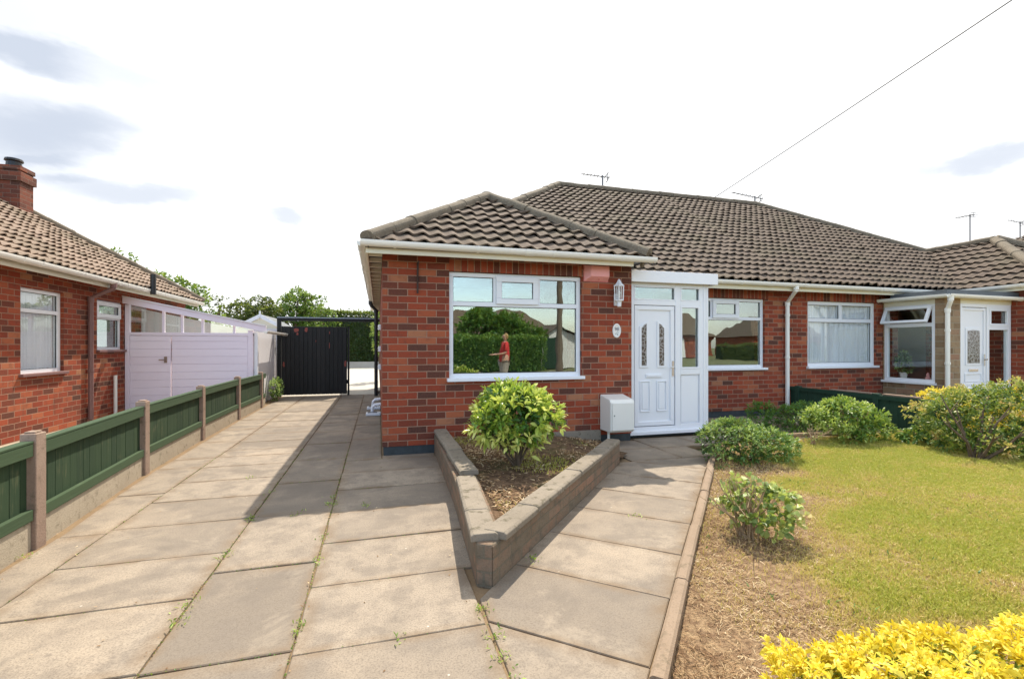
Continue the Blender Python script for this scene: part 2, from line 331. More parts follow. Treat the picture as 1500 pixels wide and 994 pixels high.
# ---------------------------------------------------------------- mesh builder
I4 = Matrix.Identity(4)
class MB:
    def __init__(s, T=None): s.v = []; s.f = []; s.c = []; s.T = T or I4; s.cur = 0.0
    def add(s, vs, fs):
        o = len(s.v); s.v += [tuple(s.T @ Vector(p)) for p in vs]
        for f in fs: s.f.append([o + i for i in f]); s.c.append(s.cur)
        return s
    def box(s, x0, x1, y0, y1, z0, z1):
        return s.add([(x0, y0, z0), (x1, y0, z0), (x1, y1, z0), (x0, y1, z0), (x0, y0, z1), (x1, y0, z1), (x1, y1, z1), (x0, y1, z1)],
                     [(0, 3, 2, 1), (4, 5, 6, 7), (0, 1, 5, 4), (1, 2, 6, 5), (2, 3, 7, 6), (3, 0, 4, 7)])
    def prism(s, poly, z0, z1):
        n = len(poly)
        return s.add([(x, y, z0) for x, y in poly] + [(x, y, z1) for x, y in poly],
                     [tuple(reversed(range(n))), tuple(range(n, 2 * n))] + [(i, (i + 1) % n, n + (i + 1) % n, n + i) for i in range(n)])
    def sweep(s, prof, p0, p1, cap=True, up=(0, 0, 1)):
        """profile of (across, up) points swept from p0 to p1"""
        p0 = Vector(p0); p1 = Vector(p1); d = (p1 - p0).normalized(); up = Vector(up)
        a = d.cross(up).normalized(); u = a.cross(d).normalized()
        vs = [p0 + a * x + u * y for x, y in prof] + [p1 + a * x + u * y for x, y in prof]; n = len(prof)
        fs = [(i, (i + 1) % n, n + (i + 1) % n, n + i) for i in range(n)]
        if cap: fs += [tuple(reversed(range(n))), tuple(range(n, 2 * n))]
        return s.add(vs, fs)
    def tube(s, pts, rad, n=8, cap=True):
        pts = [Vector(p) for p in pts]
        if not isinstance(rad, (list, tuple)): rad = [rad] * len(pts)
        vs = []; prev = None
        for i, p in enumerate(pts):
            d = (pts[min(i + 1, len(pts) - 1)] - pts[max(i - 1, 0)]).normalized()
            if prev is None: a = d.orthogonal().normalized()
            else: a = (prev - d * prev.dot(d)).normalized()
            prev = a; b = d.cross(a)
            for k in range(n):
                th = 2 * math.pi * k / n; vs.append(p + (a * math.cos(th) + b * math.sin(th)) * rad[i])
        fs = []
        for i in range(len(pts) - 1):
            for k in range(n):
                k2 = (k + 1) % n; fs.append((i * n + k, i * n + k2, (i + 1) * n + k2, (i + 1) * n + k))
        if cap: fs += [tuple(reversed(range(n))), tuple(range((len(pts) - 1) * n, len(pts) * n))]
        return s.add(vs, fs)
    def lathe(s, prof, c=(0, 0, 0), n=16, ax='Z'):
        vs = []
        for r, z in prof:
            for k in range(n):
                th = 2 * math.pi * k / n; vs.append((c[0] + r * math.cos(th), c[1] + r * math.sin(th), c[2] + z))
        m = len(prof); fs = [(i * n + k, i * n + (k + 1) % n, (i + 1) * n + (k + 1) % n, (i + 1) * n + k) for i in range(m - 1) for k in range(n)]
        fs += [tuple(reversed(range(n))), tuple(range((m - 1) * n, m * n))]
        return s.add(vs, fs)
    def build(s, name, mat, parent=None, bevel=0, smooth=False, base=None):
        return build(name, mat, s.v, s.f, parent, tint=s.c, bevel=bevel, smooth=smooth, base=base)
ROOT = {}
def root_of(o):
    while o.parent: o = o.parent
    return o
def build(name, mat, verts, faces, parent=None, tint=None, bevel=0, smooth=False, base=None, edge=None):
    va = np.array(verts, dtype=np.float64).reshape(-1, 3)
    if parent is not None: off = np.array(ROOT[root_of(parent).name])
    else:
        off = np.array(base) if base is not None else np.array([(va[:, 0].min() + va[:, 0].max()) / 2, (va[:, 1].min() + va[:, 1].max()) / 2, va[:, 2].min()])
    me = D.meshes.new(name)
    if isinstance(faces, np.ndarray):
        nf, k = faces.shape
        me.vertices.add(len(va)); me.vertices.foreach_set('co', (va - off).astype(np.float32).ravel())
        me.loops.add(nf * k); me.loops.foreach_set('vertex_index', faces.astype(np.int32).ravel())
        me.polygons.add(nf); me.polygons.foreach_set('loop_start', np.arange(0, nf * k, k, dtype=np.int32))
        me.update(calc_edges=True)
    else:
        me.from_pydata([tuple(p) for p in (va - off)], [], faces); me.update()
    nl = len(me.loops)
    li = np.zeros(nl, np.int32); me.loops.foreach_get('vertex_index', li)
    lt = np.zeros(len(me.polygons), np.int32); me.polygons.foreach_get('loop_total', lt)
    if nl < 400000:
        nm = np.zeros(len(me.polygons) * 3, np.float32); me.polygons.foreach_get('normal', nm); nm = np.abs(nm.reshape(-1, 3))
        nml = np.repeat(nm, lt, axis=0); co = va[li]
        uv = np.where((nml[:, 0] >= nml[:, 1])[:, None], co[:, [1, 2]], co[:, [0, 2]])
        uv = np.where((nml[:, 2] > .75)[:, None], co[:, [0, 1]], uv)
        ul = me.uv_layers.new(name='UVMap'); ul.data.foreach_set('uv', uv.astype(np.float32).ravel())
    if tint is not None:
        t = np.array(tint, np.float32)
        a = me.attributes.new('tint', 'FLOAT', 'FACE' if len(t) == len(me.polygons) else 'POINT'); a.data.foreach_set('value', t)
    if edge is not None:
        a = me.attributes.new('edge', 'FLOAT', 'POINT'); a.data.foreach_set('value', np.array(edge, np.float32))
    if mat is not None: me.materials.append(mat if not isinstance(mat, str) else M[mat])
    if smooth: me.polygons.foreach_set('use_smooth', [True] * len(me.polygons))
    o = D.objects.new(name, me); S.collection.objects.link(o)
    if parent is not None: o.parent = parent
    else: o.location = tuple(off); ROOT[o.name] = tuple(off)
    if bevel:
        b = o.modifiers.new('Bevel', 'BEVEL'); b.width = bevel; b.segments = 2; b.limit_method = 'ANGLE'; b.angle_limit = R(40)
    return o
def thing(name, label, cat, loc, group=None):
    o = D.objects.new(name, None); S.collection.objects.link(o); o.location = loc; o.empty_display_size = .2
    ROOT[o.name] = tuple(loc); return tag(o, label, cat, group)
def tag(o, label, cat, group=None, kind=None):
    if label: o['label'] = label
    if cat: o['category'] = cat
    if group: o['group'] = group
    if kind: o['kind'] = kind
    return o
def struct(o): o['kind'] = 'structure'; return o

def frame_T(origin, U, N):
    """columns: u along wall, v up, d outward"""
    U = Vector(U); N = Vector(N); Z = Vector((0, 0, 1))
    m = Matrix(((U.x, Z.x, N.x, origin[0]), (U.y, Z.y, N.y, origin[1]), (U.z, Z.z, N.z, origin[2]), (0, 0, 0, 1)))
    return m
def wall(mb, T, u0, u1, v0, v1, th, holes=()):
    """hollow-free wall slab with true openings: outer face at d=0, inner at d=-th"""
    us = sorted({u0, u1, *[h[0] for h in holes], *[h[1] for h in holes]}); vs = sorted({v0, v1, *[h[2] for h in holes], *[h[3] for h in holes]})
    def inh(a, b): return any(h[0] - 1e-6 <= a and b <= h[1] + 1e-6 for h in [(h[0], h[1]) for h in holes])
    old = mb.T; mb.T = T
    for i in range(len(us) - 1):
        for j in range(len(vs) - 1):
            a, b, c, d = us[i], us[i + 1], vs[j], vs[j + 1]; mu, mv = (a + b) / 2, (c + d) / 2
            if any(h[0] < mu < h[1] and h[2] < mv < h[3] for h in holes): continue
            mb.add([(a, c, 0), (b, c, 0), (b, d, 0), (a, d, 0)], [(0, 1, 2, 3)])
            mb.add([(a, c, -th), (b, c, -th), (b, d, -th), (a, d, -th)], [(3, 2, 1, 0)])
    for (a, b, c, d), inv in [((u0, u1, v0, v1), False)] + [((h[0], h[1], h[2], h[3]), True) for h in holes]:
        q = [(a, c), (b, c), (b, d), (a, d)]
        for k in range(4):
            p, r = q[k], q[(k + 1) % 4]
            if inv and p[1] == r[1] == v0: continue
            mb.add([(p[0], p[1], 0), (r[0], r[1], 0), (r[0], r[1], -th), (p[0], p[1], -th)], [(0, 1, 2, 3) if inv else (3, 2, 1, 0)])
    mb.T = old
def bx(T, u0, u1, v0, v1, d0, d1, mb=None):
    mb = mb or MB(); old = mb.T; mb.T = T
    mb.add([(u0, v0, d0), (u1, v0, d0), (u1, v1, d0), (u0, v1, d0), (u0, v0, d1), (u1, v0, d1), (u1, v1, d1), (u0, v1, d1)],
           [(0, 3, 2, 1), (4, 5, 6, 7), (0, 1, 5, 4), (1, 2, 6, 5), (2, 3, 7, 6), (3, 0, 4, 7)])
    mb.T = old; return mb
def ring(T, u0, u1, v0, v1, w_, d0, d1, mb=None):
    mb = mb or MB()
    bx(T, u0, u1, v0, v0 + w_, d0, d1, mb); bx(T, u0, u1, v1 - w_, v1, d0, d1, mb)
    bx(T, u0, u0 + w_, v0 + w_, v1 - w_, d0, d1, mb); bx(T, u1 - w_, u1, v0 + w_, v1 - w_, d0, d1, mb)
    return mb
def window(parent, T, u0, u1, v0, v1, vt=None, tops=(), opener=None, fw=.055, sill=True, glass='glass', dep=.07, sillmat='upvc', rec=.045, sproj=.055, sover=.03, label=None, panels=()):
    """casement window: outer frame, transom at vt, top lights split at tops, one with a raised sash"""
    A, B = -rec - dep, -rec
    root = ring(T, u0, u1, v0, v1, fw, A, B).build('window', 'upvc', parent, bevel=.004)
    if label: root['label'] = label
    fr = MB(); hw = fw * .5; any_ = False
    panes = []
    if vt:
        bx(T, u0 + fw, u1 - fw, vt - hw, vt + hw, A + .002, B - .001, fr); any_ = True
        ed = [u0 + fw] + list(tops) + [u1 - fw]
        for q in tops: bx(T, q - hw, q + hw, vt + hw, v1 - fw, A + .002, B - .001, fr)
        for i in range(len(ed) - 1):
            a = ed[i] + (hw if i else 0); b = ed[i + 1] - (hw if i < len(ed) - 2 else 0)
            if opener == i:
                sw = .05
                ring(T, a - .022, b + .022, vt + hw - .022, v1 - fw + .022, sw + .022, B + .001, B + .03).build('sash', 'upvc', root, bevel=.005)
                panes.append((a + sw, b - sw, vt + hw + sw, v1 - fw - sw, B + .004))
            else: panes.append((a, b, vt + hw, v1 - fw, B - .03))
        panes.append((u0 + fw, u1 - fw, v0 + fw, vt - hw, B - .03))
    else: panes.append((u0 + fw, u1 - fw, v0 + fw, v1 - fw, B - .03))
    # glazing gasket, a thin dark line round each pane
    gk = MB()
    for a, b, c, d, e in panes:
        ring(T, a - .001, b + .001, c - .001, d + .001, .007, e - .004, e + .006, gk)
        bx(T, a, b, c, d, e - .004, e).build('pane', glass, root)
    gk.build('gasket', 'blackpipe', root)
    if any_: fr.build('transom', 'upvc', root, bevel=.003)
    if sill:
        bx(T, u0 - sover, u1 + sover, v0 - .038, v0 + .004, -rec - .03, sproj).build('sill', sillmat, root, bevel=.006)
    return root

# roofs ------------------------------------------------------------
PITCH = .65
def roof_face(name, E, A, B, poly, parent, period=.18, gauge=.235, mat='tile', amp=.032, seed=1):
    """courses of pantiles. E eave origin, A along eave, B up the slope (unit), poly convex in (a,b)"""
    E = Vector(E); A = Vector(A).normalized(); B = Vector(B).normalized(); N = A.cross(B).normalized()
    if N.z < 0: N = -N
    amin = min(p[0] for p in poly); amax = max(p[0] for p in poly); bmax = max(p[1] for p in poly); bmin = min(p[1] for p in poly)
    K = 8; na = int((amax - amin) / period * K) + 2; nb = int(math.ceil((bmax - bmin) / gauge))
    a = amin + np.arange(na) * period / K
    ph = a / period
    x = ph - np.floor(ph)
    wv = np.where(x < .62, .5 - .5 * np.cos(2 * np.pi * x / .62 * .5), .5 + .5 * np.cos(np.pi * (x - .62) / .38)) * amp
    r = np.random.default_rng(seed)
    V = []; F = []; Tn = []
    for k in range(nb):
        j = bmin + k * gauge
        jit = np.repeat(r.normal(0, .005, na // K + 2), K)[:na]; jb = np.repeat(r.normal(0, .007, na // K + 2), K)[:na]
        tn = np.repeat(r.random(na // K + 2), K)[:na]
        o = len(V) // 1
        for (db, h, am) in ((0, .026, 1), (0, .040, 1), (gauge + .03, .004, .74)):
            for i in range(na):
                p = E + A * a[i] + B * (j + db + (jb[i] if db == 0 else 0)) + N * ((.005 + .021 * wv[i] / amp if h == .026 else h) + wv[i] * am + (jit[i] if h > .02 else 0))
                V.append(p)
        for i in range(na - 1):
            F.append((o + i, o + i + 1, o + na + i + 1, o + na + i)); Tn.append(tn[i])
            F.append((o + na + i, o + na + i + 1, o + 2 * na + i + 1, o + 2 * na + i)); Tn.append(tn[i])
    me = D.meshes.new('tmp'); me.from_pydata(V, [], F)
    at = me.attributes.new('tint', 'FLOAT', 'FACE'); at.data.foreach_set('value', np.array(Tn, np.float32))
    bm = bmesh.new(); bm.from_mesh(me)
    cen = Vector((sum(p[0] for p in poly) / len(poly), sum(p[1] for p in poly) / len(poly)))
    for i in range(len(poly)):
        p, q = Vector(poly[i]), Vector(poly[(i + 1) % len(poly)])
        if abs(p.y - bmin) < 1e-6 and abs(q.y - bmin) < 1e-6: continue
        d = (q - p).normalized(); nn = Vector((-d.y, d.x))
        if (cen - p).dot(nn) > 0: nn = -nn
        bmesh.ops.bisect_plane(bm, geom=bm.verts[:] + bm.edges[:] + bm.faces[:], plane_co=E + A * p.x + B * p.y, plane_no=A * nn.x + B * nn.y, clear_outer=True)
    bm.to_mesh(me); bm.free()
    vs = [tuple(v.co) for v in me.vertices]; fs = [tuple(p.vertices) for p in me.polygons]
    tn = np.zeros(len(fs), np.float32); me.attributes['tint'].data.foreach_get('value', tn); D.meshes.remove(me)
    o = build(name, mat, vs, fs, parent, tint=tn)
    # felt and battens below the tiles
    m = MB(); low = [E + A * p[0] + B * p[1] - N * .03 for p in poly]; lo2 = [p - N * .03 for p in low]; n = len(poly)
    m.add(low + lo2, [tuple(range(n)), tuple(reversed(range(n, 2 * n)))] + [(i, n + i, n + (i + 1) % n, (i + 1) % n) for i in range(n)])
    m.build('roof_deck', 'blackpipe', o)
    return o
def ridge_caps(name, p0, p1, parent, rad=.10, L=.42, seed=3, lift=.02):
    p0 = Vector(p0); p1 = Vector(p1); n = max(1, round((p1 - p0).length / L)); d = (p1 - p0) / n; r = random.Random(seed)
    mb = MB()
    for i in range(n):
        rr = rad * r.uniform(.95, 1.06); a = p0 + d * i + Vector((0, 0, lift + r.uniform(-.006, .006))); b = a + d * .985
        def prof(q): return [(q * math.cos(t), q * .62 * math.sin(t)) for t in [math.pi * k / 8 for k in range(9)]] + [(-q * .98, -.05), (q * .98, -.05)]
        mb.cur = r.random(); mb.sweep(prof(rr), a, b)
        mb.sweep(prof(rr * 1.06), a - d.normalized() * .005, a + d.normalized() * .05)
    return mb.build(name, 'ridge', parent)

def gutter_run(parent, p0, p1, mat='gutterw', rad=.056, brackets=True, label=None):
    prof = [(rad * math.cos(t), rad * math.sin(t)) for t in [math.pi + math.pi * k / 10 for k in range(11)]] + [(rad, .012), (rad * .86, .012)] + \
           [(rad * .86 * math.cos(t), rad * .86 * math.sin(t)) for t in [2 * math.pi - math.pi * k / 10 for k in range(11)]] + [(-rad * .86, .012), (-rad, .012)]
    mb = MB(); mb.sweep(prof, p0, p1)
    p0, p1 = Vector(p0), Vector(p1); d = (p1 - p0).normalized(); L = (p1 - p0).length
    if brackets:
        k = .35
        while k < L:
            q = p0 + d * k; big = [(x * 1.09, y * 1.09) for x, y in prof]
            mb.sweep(big, q, q + d * .03)
            k += .95
        k = 1.9
        while k < L:
            q = p0 + d * k; mb.sweep([(x * 1.1, y * 1.1) for x, y in prof], q, q + d * .10); k += 2.6
        for q in (p0, p1): mb.sweep([(x * 1.02, y * 1.02) for x, y in prof[:11]] , q - d * .004, q + d * .004)
    return mb.build('gutter', mat, parent, smooth=False)

# foliage ------------------------------------------------------------
def vnoise(P, sc, seed=0):
    """cheap smooth noise from summed sines, range about 0..1"""
    r = np.random.default_rng(seed); o = np.zeros(len(P))
    for k in range(6):
        d = r.normal(size=P.shape[1]); d /= np.linalg.norm(d)
        o += np.sin(P @ d * sc * r.uniform(.6, 1.8) + r.uniform(0, 6.28))
    return .5 + o / 6 * .75
def leaves_mesh(name, mat, parent, C, Dr, L, Wd, tint, fold=.25, base=None, droop=.15, wide=.45):
    """C leaf bases, Dr leaf directions, L lengths, Wd widths: one folded 6-vertex leaf each"""
    n = len(C); g = np.random.default_rng(5)
    Dr = Dr / np.linalg.norm(Dr, axis=1)[:, None]
    rv = g.normal(size=(n, 3)) + np.array([0, 0, 1.3]); side = np.cross(Dr, rv); side /= np.linalg.norm(side, axis=1)[:, None] + 1e-9
    up = np.cross(side, Dr)
    L = np.broadcast_to(L, n)[:, None]; Wd = np.broadcast_to(Wd, n)[:, None]
    v0 = C; tip = C + Dr * L - np.array([0, 0, 1]) * L * droop
    mid = C + Dr * L * wide
    l = mid + side * Wd * .5 + up * Wd * fold; r = mid - side * Wd * .5 + up * Wd * fold
    m2 = C + Dr * L * .78 - np.array([0, 0, 1]) * L * droop * .5
    l2 = m2 + side * Wd * .36 + up * Wd * fold * .7; r2 = m2 - side * Wd * .36 + up * Wd * fold * .7
    V = np.stack([v0, r, r2, tip, l2, l], axis=1).reshape(-1, 3)
    b = (np.arange(n) * 6)[:, None]
    F = np.concatenate([b + np.array([0, 1, 4, 5]), b + np.array([1, 2, 3, 4])], axis=1).reshape(-1, 4)
    T = np.repeat(tint, 2)
    return build(name, mat, V, F, parent, tint=T, base=base)
def shoots(blobs, n, seed, inner=.25, up=.25, flat=.0, lump=.18, zmin=None):
    g = np.random.default_rng(seed); B = np.array(blobs, float)
    area = (B[:, 3] * B[:, 4] + B[:, 3] * B[:, 5] + B[:, 4] * B[:, 5]); k = g.choice(len(B), n, p=area / area.sum())
    d = g.normal(size=(n, 3)); d[:, 2] += up; d /= np.linalg.norm(d, axis=1)[:, None]
    rr = 1 + lump * (vnoise(d + B[k, :3], 4.5, seed) - .5) * 2 + g.normal(0, .05, n)
    isin = g.random(n) < inner; rr = np.where(isin, rr * g.uniform(.35, .9, n), rr)
    P = B[k, :3] + d * B[k, 3:6] * rr[:, None]
    depth = np.full(n, 9.0)
    for b in B: depth = np.minimum(depth, np.linalg.norm((P - b[:3]) / b[3:6], axis=1))
    keep = (depth > .72) | (isin & (g.random(n) < .6))
    if zmin is not None: keep &= P[:, 2] > zmin
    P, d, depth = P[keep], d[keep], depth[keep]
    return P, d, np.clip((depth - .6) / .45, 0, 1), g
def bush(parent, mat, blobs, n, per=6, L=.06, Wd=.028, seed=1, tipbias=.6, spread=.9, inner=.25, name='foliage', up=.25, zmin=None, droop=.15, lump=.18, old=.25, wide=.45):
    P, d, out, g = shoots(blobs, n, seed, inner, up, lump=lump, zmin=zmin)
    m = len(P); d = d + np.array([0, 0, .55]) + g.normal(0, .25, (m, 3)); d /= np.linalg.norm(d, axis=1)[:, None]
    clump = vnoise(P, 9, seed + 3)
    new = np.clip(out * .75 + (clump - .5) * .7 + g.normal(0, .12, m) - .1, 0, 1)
    C = np.repeat(P, per, axis=0); dd = np.repeat(d, per, axis=0)
    off = g.normal(size=C.shape); off -= dd * (off * dd).sum(1)[:, None]; off /= np.linalg.norm(off, axis=1)[:, None]
    lv = np.tile(np.linspace(0, 1, per), m)
    dr = dd * (.25 + .9 * lv)[:, None] + off * spread * (1.1 - .5 * lv)[:, None]
    C = C - dd * ((1 - lv) * L * .8)[:, None]
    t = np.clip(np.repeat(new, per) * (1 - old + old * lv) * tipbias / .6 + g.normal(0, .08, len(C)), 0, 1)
    Ls = L * g.uniform(.65, 1.2, len(C)) * (1.1 - .35 * lv)
    return leaves_mesh(name, mat, parent, C, dr, Ls, Ls * Wd / L, t, droop=droop, wide=wide)
def stems(parent, base, targets, r0=.012, seed=1, mat='bark', name='stem', n=6, jitter=.03, one=False):
    g = random.Random(seed); mb = MB()
    for t in targets:
        b = Vector(base) + Vector((g.uniform(-1, 1), g.uniform(-1, 1), 0)) * jitter; t = Vector(t)
        m1 = b.lerp(t, .35) + Vector((g.uniform(-1, 1), g.uniform(-1, 1), .6)) * (t - b).length * .08
        m2 = b.lerp(t, .7) + Vector((g.uniform(-1, 1), g.uniform(-1, 1), .3)) * (t - b).length * .06
        mb.tube([b - Vector((0, 0, .03)), m1, m2, t], [r0, r0 * .75, r0 * .5, r0 * .2], n)
        for k in range(2):
            q = m2 + Vector((g.uniform(-1, 1), g.uniform(-1, 1), g.uniform(.2, 1))) * (t - b).length * .22
            mb.tube([m1 if k else m2, (m2 + q) / 2, q], [r0 * .5, r0 * .35, r0 * .12], 5)
    return mb.build(name, mat, parent)

# ================================================================ the ground
ker_n = lambda x, y: x * .746 - y * .666 + .311          # distance to the right of the path kerb
def ss(a, b, x): t = np.clip((x - a) / (b - a), 0, 1); return t * t * (3 - 2 * t)
def greenness(x, y):
    P = np.stack([x, y], axis=1); nn = vnoise(P, 4.2, 21); n2 = vnoise(P, 11, 22)
    d = ker_n(x, y) + (nn - .5) * .55 + (n2 - .5) * .25
    g = ss(.55, 1.05, d) * ss(1.3, 1.8, y + (nn - .5) * .5)
    patch = ss(.45, .9, vnoise(P, 3.1, 23)) * .30 + ss(.4, .9, n2) * .28 + ss(.5, .9, vnoise(P, 26, 24)) * .25
    edge = ss(5.2, 4.7, y + (n2 - .5) * .5)
    return np.clip(g * (1 - patch) * (.35 + .65 * edge), 0, 1)
m = MB(); m.add([(-250, -250, -.06), (250, -250, -.06), (250, 250, -.06), (-250, 250, -.06)], [(0, 1, 2, 3)])
struct(m.build('ground', 'verge'))

def grid_sheet(name, mat, x0, x1, y0, y1, st, planes=(), h=.0, z=0, tintf=None, amp=.012, zf=None, parent=None):
    nx = int((x1 - x0) / st) + 1; ny = int((y1 - y0) / st) + 1
    X, Y = np.meshgrid(np.linspace(x0, x1, nx), np.linspace(y0, y1, ny)); P = np.stack([X.ravel(), Y.ravel()], axis=1)
    Z = z + (vnoise(P, 2.5, 3) - .5) * amp + (vnoise(P, 17, 4) - .5) * amp * .7
    if zf is not None: Z = zf(P[:, 0], P[:, 1]) + (vnoise(P, 17, 4) - .5) * amp
    F = [(j * nx + i, j * nx + i + 1, (j + 1) * nx + i + 1, (j + 1) * nx + i) for j in range(ny - 1) for i in range(nx - 1)]
    me = D.meshes.new('t'); me.from_pydata([(a, b, c) for (a, b), c in zip(P, Z)], [], F)
    bm = bmesh.new(); bm.from_mesh(me)
    for co, no in planes:
        bmesh.ops.bisect_plane(bm, geom=bm.verts[:] + bm.edges[:] + bm.faces[:], plane_co=co, plane_no=no, clear_outer=True)
    bm.to_mesh(me); bm.free()
    V = np.array([tuple(v.co) for v in me.vertices]); F = [tuple(p.vertices) for p in me.polygons]; D.meshes.remove(me)
    t = tintf(V[:, 0], V[:, 1]) if tintf else np.zeros(len(V))
    return build(name, mat, V, F, parent, tint=t, smooth=True)
struct(grid_sheet('lawn', 'turf', .2, 7.52, .55, 5.25, .07, [((1.03 + .02, 1.62 - .02, 0), (-.746, .666, 0))], tintf=greenness))
struct(grid_sheet('lawn', 'turf', 7.6, 24, .55, 5.6, .2, tintf=lambda x, y: .6 + 0 * x))
# what the slabs lie on
m = MB()
m.prism([(-2.6, -.1), (.9, -.1), (1.0, 1.55), (3.83, 4.72), (3.83, 5.25), (7.52, 5.25), (7.52, 7.3), (-2.6, 7.3)], -.05, -.013)
m.prism([(-2.6, 7.31), (.3, 7.31), (.3, 13.3), (-2.6, 13.3)], -.05, -.013)
struct(m.build('path_bedding', 'sand'))

def clip_poly(poly, co, no):
    out = []
    for i in range(len(poly)):
        a, b = poly[i], poly[(i + 1) % len(poly)]
        da = (a[0] - co[0]) * no[0] + (a[1] - co[1]) * no[1]; db = (b[0] - co[0]) * no[0] + (b[1] - co[1]) * no[1]
        if da <= 0: out.append(a)
        if (da < 0 < db) or (db < 0 < da):
            t = da / (da - db); out.append((a[0] + (b[0] - a[0]) * t, a[1] + (b[1] - a[1]) * t))
    return out
class Slabs:
    def __init__(s): s.V = []; s.F = []; s.T = []; s.E = []
    def slab(s, poly, gap=.0045, tint=None, z=None):
        n = len(poly)
        if n < 3: return
        cx = sum(p[0] for p in poly) / n; cy = sum(p[1] for p in poly) / n
        area = abs(sum(poly[i][0] * poly[(i + 1) % n][1] - poly[(i + 1) % n][0] * poly[i][1] for i in range(n))) / 2
        if area < .006: return
        rad = math.sqrt(area) / 2
        t = rnd.random() if tint is None else tint; z = rnd.uniform(-.003, .003) if z is None else z
        tx, ty = rnd.uniform(-.004, .004), rnd.uniform(-.004, .004)
        def ring_(q, dz):
            r = []
            for x, y in poly:
                k = 1 - q / rad
                px, py = cx + (x - cx) * k, cy + (y - cy) * k
                r.append((px, py, dz + z + tx * (px - cx) + ty * (py - cy)))
            return r
        # subdivide outer edge with a little wobble so that edges are not ruler-straight
        def sub(r, wob):
            o = []
            for i in range(n):
                a, b = Vector(r[i]), Vector(r[(i + 1) % n]); k = 4
                for j in range(k):
                    p = a.lerp(b, j / k)
                    o.append(p + Vector((rnd.gauss(0, wob), rnd.gauss(0, wob), 0)))
            return o
        R3 = sub(ring_(.0, 0), 0); 
        w_ = [Vector((rnd.gauss(0, .0018), rnd.gauss(0, .0018), 0)) for _ in R3]
        rings = [([p + q for p, q in zip(sub(ring_(gap, -.035), 0), w_)], 1), ([p + q for p, q in zip(sub(ring_(gap, -.004), 0), w_)], 1),
                 ([p + q for p, q in zip(sub(ring_(gap + .004, 0), 0), w_)], 1), (sub(ring_(gap + .07, 0), 0), 0)]
        o = len(s.V); k = len(R3)
        for r, e in rings: s.V += [tuple(p) for p in r]; s.E += [e] * k
        for a in range(3):
            for i in range(k): s.F.append((o + a * k + i, o + a * k + (i + 1) % k, o + (a + 1) * k + (i + 1) % k, o + (a + 1) * k + i))
        s.F.append(tuple(o + 3 * k + i for i in range(k)))
        while len(s.T) < len(s.V): s.T.append(t)
def rect(a, b, c, d): return [(a, c), (b, c), (b, d), (a, d)]
sl_ = Slabs()
cols = [((-.915, -1.81), [-.1, .45, 1.02, 1.6, 2.2, 2.78, 3.35, 3.96, 4.55, 5.14, 5.72, 6.2, 6.56, 7.1, 7.72, 8.3, 8.9, 9.5, 10.1, 10.7, 11.3, 11.9, 12.5, 13.2]),
        ((-.355, -.915), [-.1, .42, 1.30, 2.19, 3.06, 3.95, 4.87, 5.79, 6.7, 7.6, 8.5, 9.4, 10.3, 11.2, 12.1, 13.2]),
        ((.62, -.355), [-.1, .35, .95, 1.56, 2.15, 2.73, 3.32, 3.90, 4.50, 5.08, 5.62])]
for (b, a), ys in cols:
    for i in range(len(ys) - 1):
        b2 = b
        if b > 0: b2 = .49 if ys[i] < 2.5 else .66
        sl_.slab(rect(a, b2, ys[i], ys[i + 1]))
for y0, y1 in [(5.62, 6.9), (6.9, 8.1), (8.1, 9.6), (9.6, 11.3), (11.3, 13.2)]: sl_.slab(rect(-.355, .04, y0, y1), tint=.25)
sl_.slab(rect(.04, .66, 5.08 + .54, 5.775), tint=.4)
fx = lambda y: -2.09 - .16 * ss(3.6, 5.7, y) - .09 * ss(5.7, 9.5, y)
ys = [-.1, .9, 1.9, 2.9, 3.9, 4.84, 5.75, 6.19, 7.2, 8.2, 9.2, 10.2, 11.2, 12.2, 13.2]
for i in range(len(ys) - 1):
    y0, y1 = ys[i], ys[i + 1]; sl_.slab([(float(fx(y0)) + .02, y0), (-1.81, y0), (-1.81, y1), (float(fx(y1)) + .02, y1)], gap=.004, tint=.7)
ex, ey, nx_, ny_ = .666, .746, .746, -.666
def pp(s_, n_): return (ex * s_ + nx_ * n_, ey * s_ + ny_ * n_)
ss_ = [-.4, .2, .8, 1.38, 1.96, 2.537, 3.085, 3.656, 4.21, 4.78, 5.35, 5.93, 6.5]
for i in range(len(ss_) - 1):
    for n0, n1 in ((-1.8, -1.215), (-1.215, -.325)):
        poly = [pp(ss_[i], n0), pp(ss_[i], n1), pp(ss_[i + 1], n1), pp(ss_[i + 1], n0)]
        for co, no in (((.50, 0), (-1, 0)), ((0, 4.72), (0, 1)), ((0, -.1), (0, -1))): poly = clip_poly(poly, co, no) if poly else poly
        if n1 < -1.2: poly = clip_poly(poly, (0, 2.44), (0, 1)) if poly else poly
        if poly: sl_.slab(poly)
for x0, x1, y0, y1 in [(1.9, 2.75, 5.0, 5.78), (2.75, 3.4, 4.73, 5.3), (2.75, 3.4, 5.3, 5.78), (3.4, 3.83, 4.73, 5.25), (3.4, 4.1, 5.25, 5.86), (4.1, 4.75, 5.25, 5.86),
                       (4.75, 5.65, 5.25, 6.2), (5.65, 6.55, 5.25, 6.2), (6.55, 7.5, 5.25, 6.2), (4.75, 5.65, 6.2, 7.2), (5.65, 6.55, 6.2, 7.2), (6.55, 7.5, 6.2, 7.2)]:
    sl_.slab(rect(x0, x1, y0, y1), tint=.25)
struct(build('driveway', 'slab', sl_.V, sl_.F, None, tint=sl_.T, edge=sl_.E))
